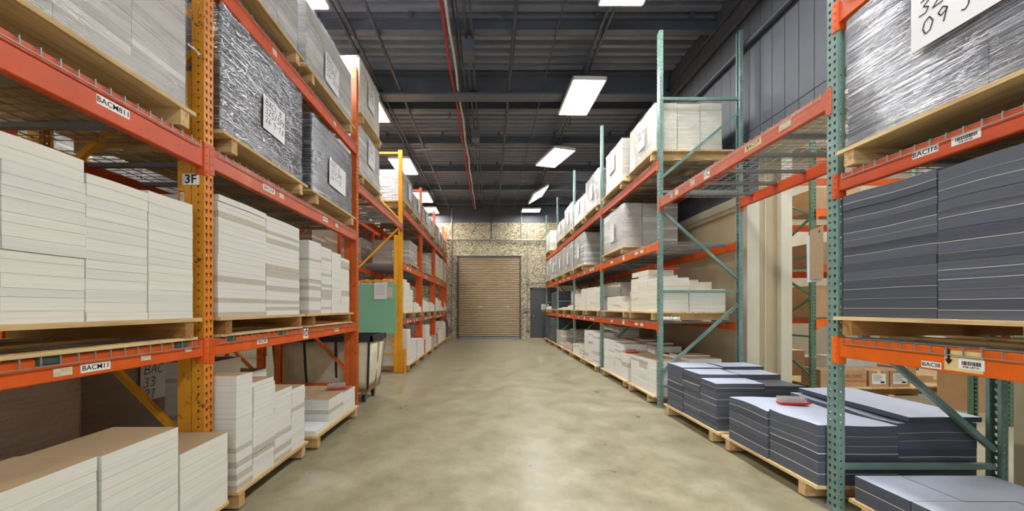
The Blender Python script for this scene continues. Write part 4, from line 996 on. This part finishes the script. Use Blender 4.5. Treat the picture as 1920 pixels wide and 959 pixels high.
for k, bn in ((3, 'second full right bay'), (4, 'third full right bay'), (5, 'end right bay')):
    a, b = U[k]+.06, U[k+1]-.06; mid = (a+b)/2
    for q, (p, r_) in enumerate(((a, mid-.03), (mid+.03, b))):
        wch = ('nearer', 'farther')[q]
        z = 3.378
        if (k, q) != (5, 1) or True:
            if not (k == 5 and q == 0):
                pallet(1, XR, -.05, 1.05, p, r_, z, 'top shelf pallet, %s, %s' % (wch, bn))
                wrapped(1, XR, -.02, .95, p+.03, r_-.05, z+PH, {(3, 0): 4.28, (3, 1): 4.1, (4, 0): 4.28, (4, 1): 4.1, (5, 1): 4.25}[(k, q)], 'cream' if q else 'grey', 'wrap_clear', 'wrapped load on top shelf, %s, %s' % (wch, bn), ((p+r_)/2, z+.55, .22, .34, None, 0, 0), (2, 3))
        z = 2.258
        if (k, q) != (3, 0):
            pallet(1, XR, -.05, 1.05, p, r_, z, 'middle shelf pallet, %s, %s' % (wch, bn))
            wrapped(1, XR, -.02, .95, p+.03, r_-.05, z+PH, 3.18, 'grey', 'wrap_clear', 'grey wrapped load on middle shelf, %s, %s' % (wch, bn), ((p+r_)/2, z+.52, .22, .34, None, 0, 0), (2, 3))
        z = 1.158
        pallet(1, XR, -.03 if k < 5 else -.14*q-.03, 1.05, p, r_, z, 'low shelf pallet, %s, %s' % (wch, bn))
        n = 3; ys = [p+.04+(r_-p-.08)*i/n for i in range(n+1)]
        HH = {(3, 0): [1.78, 1.80, 1.80], (3, 1): [1.80, 1.62, 1.70], (4, 0): [1.42, 1.40, 1.36], (4, 1): [1.36, 1.33, 1.32], (5, 0): [1.9, 1.9, 1.88], (5, 1): [1.40, 1.38, 1.38]}[(k, q)]
        H2 = [h+.1 for h in HH] if k < 4 else ([1.9, 1.92, 1.9] if k == 4 else HH)
        rows(1, XR, ys, [.01, .45, .9], z+PH, [HH, H2], 'cream' if k < 4 else ('blackdark' if k == 5 and q == 0 else 'whitetop'), '%s low-shelf pallet, %s' % (wch, bn), 0, .008)
        pallet(1, XR, -.08, 1.0, p, r_, 0, 'floor pallet, %s, %s' % (wch, bn))
        HF = {(3, 0): [.82, .84, .82], (3, 1): [.45, .42, .38], (4, 0): [.25, .28, .3], (4, 1): [.62, .62, .60], (5, 0): [.95, 1.0, .98], (5, 1): [1.0, 1.0, .98]}[(k, q)]
        rows(1, XR, ys, [-.04, .40, .84], PH, [HF, [h+(.12 if k == 3 else .03) for h in HF]], 'blackdark' if k == 5 else ('mixed' if k == 3 else 'grey'), '%s floor pallet, %s' % (wch, bn), 0, .006)

# ------------------------------------------------------------------ small things
def brush(x, y, z, rot, label, up=True, L=.20):
    t = thing('scrub_brush', label, 'brush', (x, y, z), 'red brushes'); t.rotation_euler = (0, 0, rot)
    mb = MB(); pr = [(-L/2, 0), (L/2, 0), (L/2+.015, .008), (L/2, .018), (-L/2, .018), (-L/2-.004, .009)]
    mb.prism(pr, lambda a, b, tt: (a, tt, b), -.03, .03); mb.box(L/2-.005, L/2+.045, -.012, .012, .004, .016)
    link('body', mb.data('body', 'red'), t)
    if up:
        mb = MB(); rr = random.Random(4)
        for i in range(17):
            for j in range(7):
                px, py = -L/2+.004+i*(L-.012)/16, -.029+j*.0097; mb.tube([(px, py, .018), (px+rr.uniform(-.004, .004), py+rr.uniform(-.003, .003), .062)], .0034, 4)
        link('bristles', mb.data('bristles', 'bristle'), t)
    else:
        mb = MB(); mb.tube([(-L*.4, 0, .018), (-L*.35, 0, .045), (L*.35, 0, .045), (L*.4, 0, .018)], .008, 6); link('grip', mb.data('grip', 'red'), t)
brush(2.56, 3.12, .530, -.12, 'red wire brush, bristles up, on the pale-topped black stack')
brush(-1.80, 4.33, .395, .35, 'red brush with pale bristles on low stack by the cart')
brush(2.40, 6.22, .585, .2, 'red brush on the banded floor stack past second teal frame', False, .20)
brush(2.62, 5.34, 1.905, 0, 'red grip brush on top of the cream shelf stacks', False, .18)
brush(2.45, 10.9, 1.43, .5, 'red brush among white paper on far low shelf', False, .2)
mb = MB(); rr = random.Random(5)
for i in range(5): 
    mb.tube([(-.12+.05*i, rr.uniform(-.02, .02), .03), (-.06+.05*i, rr.uniform(-.02, .02), .035)], [.02, .028], 7)
tag(link('crumpled_bag', mb.data('crumpled_bag', 'carton_white'), None, (2.46, 5.03, 1.163)), 'crumpled white bag beside second teal frame on low shelf', 'bag')

# clipboards on the nearest teal post
t = thing('clipboard', 'brown clipboard with pale blue papers hung on nearest teal post', 'clipboard', (2.278, 2.515, 1.55))
a_ = math.radians(72)
def slantbox(x0, x1, t0, t1, z0, z1, ang, tilt=0):
    mb = MB(); mb.box(x0, x1, t0, t1, z0, z1); c, s_ = math.cos(ang), math.sin(ang)
    vv = []
    for x, y, z in mb.v:
        x2 = x+tilt*(z-z1); vv.append((x2*c-y*s_, x2*s_+y*c, z))
    mb.v = vv; return mb
link('board', slantbox(0, .17, -.003, .003, 0, .36, a_).data('board', 'clipboard'), t)
link('papers', slantbox(.05, .235, -.014, -.006, -.015, .33, a_, .03).data('papers', 'blue_paper'), t)
link('rivet', slantbox(.03, .045, .003, .006, .32, .335, a_).data('rivet', 'bolt'), t)

# ------------------------------------------------------------------ neighbouring room seen through the opening
YS = 5.62
def xbeam(x0, x1, y, z, h, label, mat='orange_bright'):
    t = thing('rack_beam', label, 'rack beam', ((x0+x1)/2, y, z-h), 'beams in the next room'); L = (x1-x0)/2
    mb = MB(); mb.box(-L, L, 0, .04, 0, h); mb.box(-L, L, .0, .025, h, h+.004); link('tube', mb.data('tube', mat), t)
    for e in (-1, 1):
        mb = MB(); mb.box(e*L, e*(L+.035), -.006, 0, -.05, h); link('end_connector', mb.data('end_connector', mat), t)
def yframe(x, y, height, depth, label, mat='green'):
    t = thing('upright_frame', label, 'rack frame', (x, y, 0), 'green frames in the next room')
    for q, yy in enumerate((0, depth)):
        me = post_mesh(height, .045, 'tear', 1, (mat, mat))
        o = link('post', me, t, (0, yy, 0)); o.rotation_euler = (0, 0, math.pi/2 if q == 0 else -math.pi/2)
    n = 5; z = .3
    for i in range(n):
        for kind in (0, 1):
            mb = MB(); y0, y1 = (.05, depth-.05) if (i+kind) % 2 == 0 else (depth-.05, .05)
            if kind == 0: mb.bar((0, y0, z), (0, y1, z+.58), .03, .03)
            elif i % 2 == 0: mb.bar((0, .05, z+.6), (0, depth-.05, z+.6), .03, .03)
            else: continue
            link('brace', mb.data('brace', mat), t)
        z += .62
yframe(4.95, YS, 4.2, 1.1, 'green perforated rack frame in the next room left of clipboards')
yframe(7.75, YS, 4.2, 1.1, 'green rack frame farther right in the next room')
yframe(5.88, 4.15, 1.3, .35, 'low green post frame behind the bright orange beam')
for z, lv in ((1.17, 'low'), (2.0, 'second'), (2.85, 'third'), (3.7, 'top')):
    xbeam(5.0, 7.7, YS-.02, z, .11, lv + ' orange beam across the next room rack', 'orange_bright' if z != 2.0 else 'red_orange')
    xbeam(5.0, 7.7, YS+1.1, z, .11, lv + ' rear orange beam across the next room rack', 'orange' if z != 2.0 else 'red_orange')
    xbeam(4.2, 4.9, YS+1.3, z+.12, .11, lv + ' short orange beam seen past the beige column', 'orange' if z != 2.0 else 'red_orange')
    t = thing('wire_deck', 'wire deck, %s level, next room rack' % lv, 'wire deck', (6.35, YS, z), 'wire decks'); mb = MB()
    for i in range(34): mb.bar((-1.33+i*.08, -.03, .004), (-1.33+i*.08, 1.14, .004), .005, .005)
    for i in range(10): mb.bar((-1.34, i*.12, .008), (1.34, i*.12, .008), .005, .005)
    link('wire_mesh', mb.data('wire_mesh', 'wire'), t)
def carton(x, y, z, w_, d, h, label, mat='carton', text=None, lab=None, group='cartons in the next room'):
    t = thing('carton', label, 'box', (x, y, z), group)
    mb = MB(); mb.box(-w_/2, w_/2, 0, d, 0, h-.002); mb.box(-w_/2, w_/2, 0, d/2-.002, h-.002, h); mb.box(-w_/2, w_/2, d/2+.002, d, h-.002, h)
    link('body', mb.data('body', mat), t)
    mb = MB(); mb.box(-.025, .025, -.001, d*.2, h-.001, h+.0006); mb.box(-.025, .025, -.001, 0, h-.06, h); link('tape', mb.data('tape', 'tape'), t)
    if lab:
        lx, lw, lh = lab; o = link('shipping_label', plate(lw, lh).data('shipping_label', 'sticker'), t); o.matrix_local = Matrix.Translation((lx, -.002, h*.5)) @ FRONT
        mb = MB()
        for k in range(6): mb.box(-lw*.42, lw*(.1+.1*(k % 3)), lh*(.34-.11*k), lh*(.37-.11*k), .0002, .0008)
        mb.box(lw*.12, lw*.4, -lh*.4, -lh*.25, .0002, .0008); link('printed_lines', mb.data('printed_lines', 'ink'), o)
    if text:
        o = lettering(t, Matrix.Translation((text[0], -.0015, h*.62)) @ FRONT, text[1], text[2], 'red_ink')
        if len(text) > 3: lettering(t, Matrix.Translation((text[0], -.0015, h*.35)) @ FRONT, text[3], text[2]*.55, 'red_ink')
    return t
def floor_pallet(x, y, w_, d, label): return pallet(1, 0, x-w_/2, x+w_/2, y, y+d, 0, label, True)
floor_pallet(5.82, 5.58, 1.56, 1.0, 'pallet of envelope boxes on the next room floor')
floor_pallet(7.10, 5.72, .98, .9, 'pallet of flat cartons on the next room floor')
carton(5.405, 5.62, PH, .70, .35, .26, 'long brown carton printed ENVELOPES in red', 'carton', (.10, 'ENVELOPES', .075, 'STORE IN COOL DRY PLACE'))
carton(5.945, 5.62, PH, .30, .4, .25, 'brown carton with white label, left of the labelled pair', 'carton', lab=(0, .21, .16))
carton(6.27, 5.62, PH, .30, .4, .25, 'brown carton with white label, right of the labelled pair', 'carton', lab=(0, .21, .16))
carton(6.02, 6.05, PH, .7, .35, .40, 'white carton behind the labelled brown pair', 'carton_white', lab=(.1, .3, .08))
carton(6.66, 5.9, PH+.001, .36, .4, .27, 'brown carton with label beside the diagonal brace', 'carton', lab=(-.06, .2, .16))
carton(7.2, 5.95, PH, .66, .6, .11, 'flat brown carton on the second next-room pallet', 'carton')
carton(6.97, 6.7, .0, .4, .4, .7, 'tall brown carton behind the flat carton', 'carton_b')
carton(4.55, 6.15, PH, .60, .5, .38, 'brown carton printed ENVELOPES low beside beige column', 'carton_b', (.05, 'ENVELOPES', .08, 'STORE IN COOL DRY PLACE'))
carton(4.56, 6.15, PH+.385, .62, .5, .30, 'brown carton stacked second, beside beige column', 'carton_b', (.18, 'ENVELOPES', .07), lab=(-.2, .14, .1))
floor_pallet(4.56, 6.12, .68, .7, 'pallet under stacked cartons beside beige column')
carton(4.40, 6.2, PH+.69, .29, .4, .27, 'small carton on the column-side pile, left', 'carton', lab=None)
carton(4.70, 6.2, PH+.69, .29, .4, .27, 'small carton on the column-side pile, right', 'carton', lab=None)
carton(4.55, 6.25, PH+.965, .5, .4, .28, 'square carton topping the column-side pile', 'carton')
floor_pallet(4.55, 6.95, .8, .8, 'x') if False else None
for i, (x, z, w_, h, m_, lb) in enumerate(((5.55, 1.18, .9, .5, 'carton', 'wide brown carton on the low next-room shelf'), (6.5, 1.18, .7, .42, 'carton_b', 'darker carton on the low next-room shelf'),
                                  (5.4, 2.01, .6, .35, 'carton_b', 'carton on second next-room shelf, left'), (6.2, 2.01, .8, .3, 'carton', 'carton on second next-room shelf, right'),
                                  (5.45, 2.86, .7, .35, 'carton', 'carton on third next-room shelf'), (6.6, 2.86, .7, .4, 'carton_b', 'darker carton on third next-room shelf'))):
    carton(x, 5.75, z+.012, w_, .6, h, lb, m_)
carton(4.62, 6.98, 1.30, .62, .4, .44, 'large brown carton on shelf seen past beige column', 'carton')
carton(4.62, 6.98, 1.76, .5, .4, .26, 'brown carton resting on the large shelf carton', 'carton_b')
for z, lv in ((1.29, 'low'), (2.12, 'second'), (2.97, 'third')):
    t = thing('wire_deck', 'short wire deck past the beige column, %s level' % lv, 'wire deck', (4.55, YS+1.3, z), 'wire decks'); mb = MB()
    for i in range(9): mb.bar((-.33+i*.08, -.01, .003), (-.33+i*.08, .72, .003), .005, .005)
    for i in range(7): mb.bar((-.34, .02+i*.11, .007), (.34, .02+i*.11, .007), .005, .005)
    link('wire_mesh', mb.data('wire_mesh', 'wire'), t)
    xbeam(4.2, 4.9, YS+1.98, z, .09, lv + ' back short orange beam past the beige column', 'orange')
xbeam(4.2, 4.9, YS+1.3, 2.55, .10, 'extra short orange beam seen past the beige column', 'orange_bright')
for i, (x, y, z, w_, h, m_, lb) in enumerate(((4.55, 7.0, 2.13, .6, .30, 'carton_b', 'dull carton on the higher shelf past beige column'), (4.6, 7.0, 2.98, .62, .35, 'carton', 'carton on the highest shelf past beige column'),
        (5.3, 7.3, 0, .55, .62, 'carton_b', 'tall brown carton behind the ENVELOPES box'), (5.95, 7.3, 0, .6, .5, 'carton', 'brown carton on floor behind white carton'), (6.6, 7.4, 0, .6, .35, 'carton_b', 'low brown carton deep in the next room'),
        (6.35, 4.7, 0, .30, .85, 'carton', 'tall brown carton behind the low green post'))):
    carton(x, y, z, w_, .4, h, lb, m_)
mb = MB(); mb.box(4.15, 10.5, 9.0, 9.1, 0, CEIL); struct('wall_annex', mb, 'annex_wall', label='tan end wall of the next room', cat='wall')
mb = MB(); mb.box(4.14, 10.5, -7, 9.1, 5.25, 5.3); struct('ceiling_annex', mb, 'white_paint', label='pale ceiling of the next room', cat='ceiling')
mb = MB(); mb.box(10.4, 10.5, -7, 9.1, 0, CEIL); struct('wall_annex_right', mb, 'beige_trim', label='pale right wall of the next room', cat='wall')
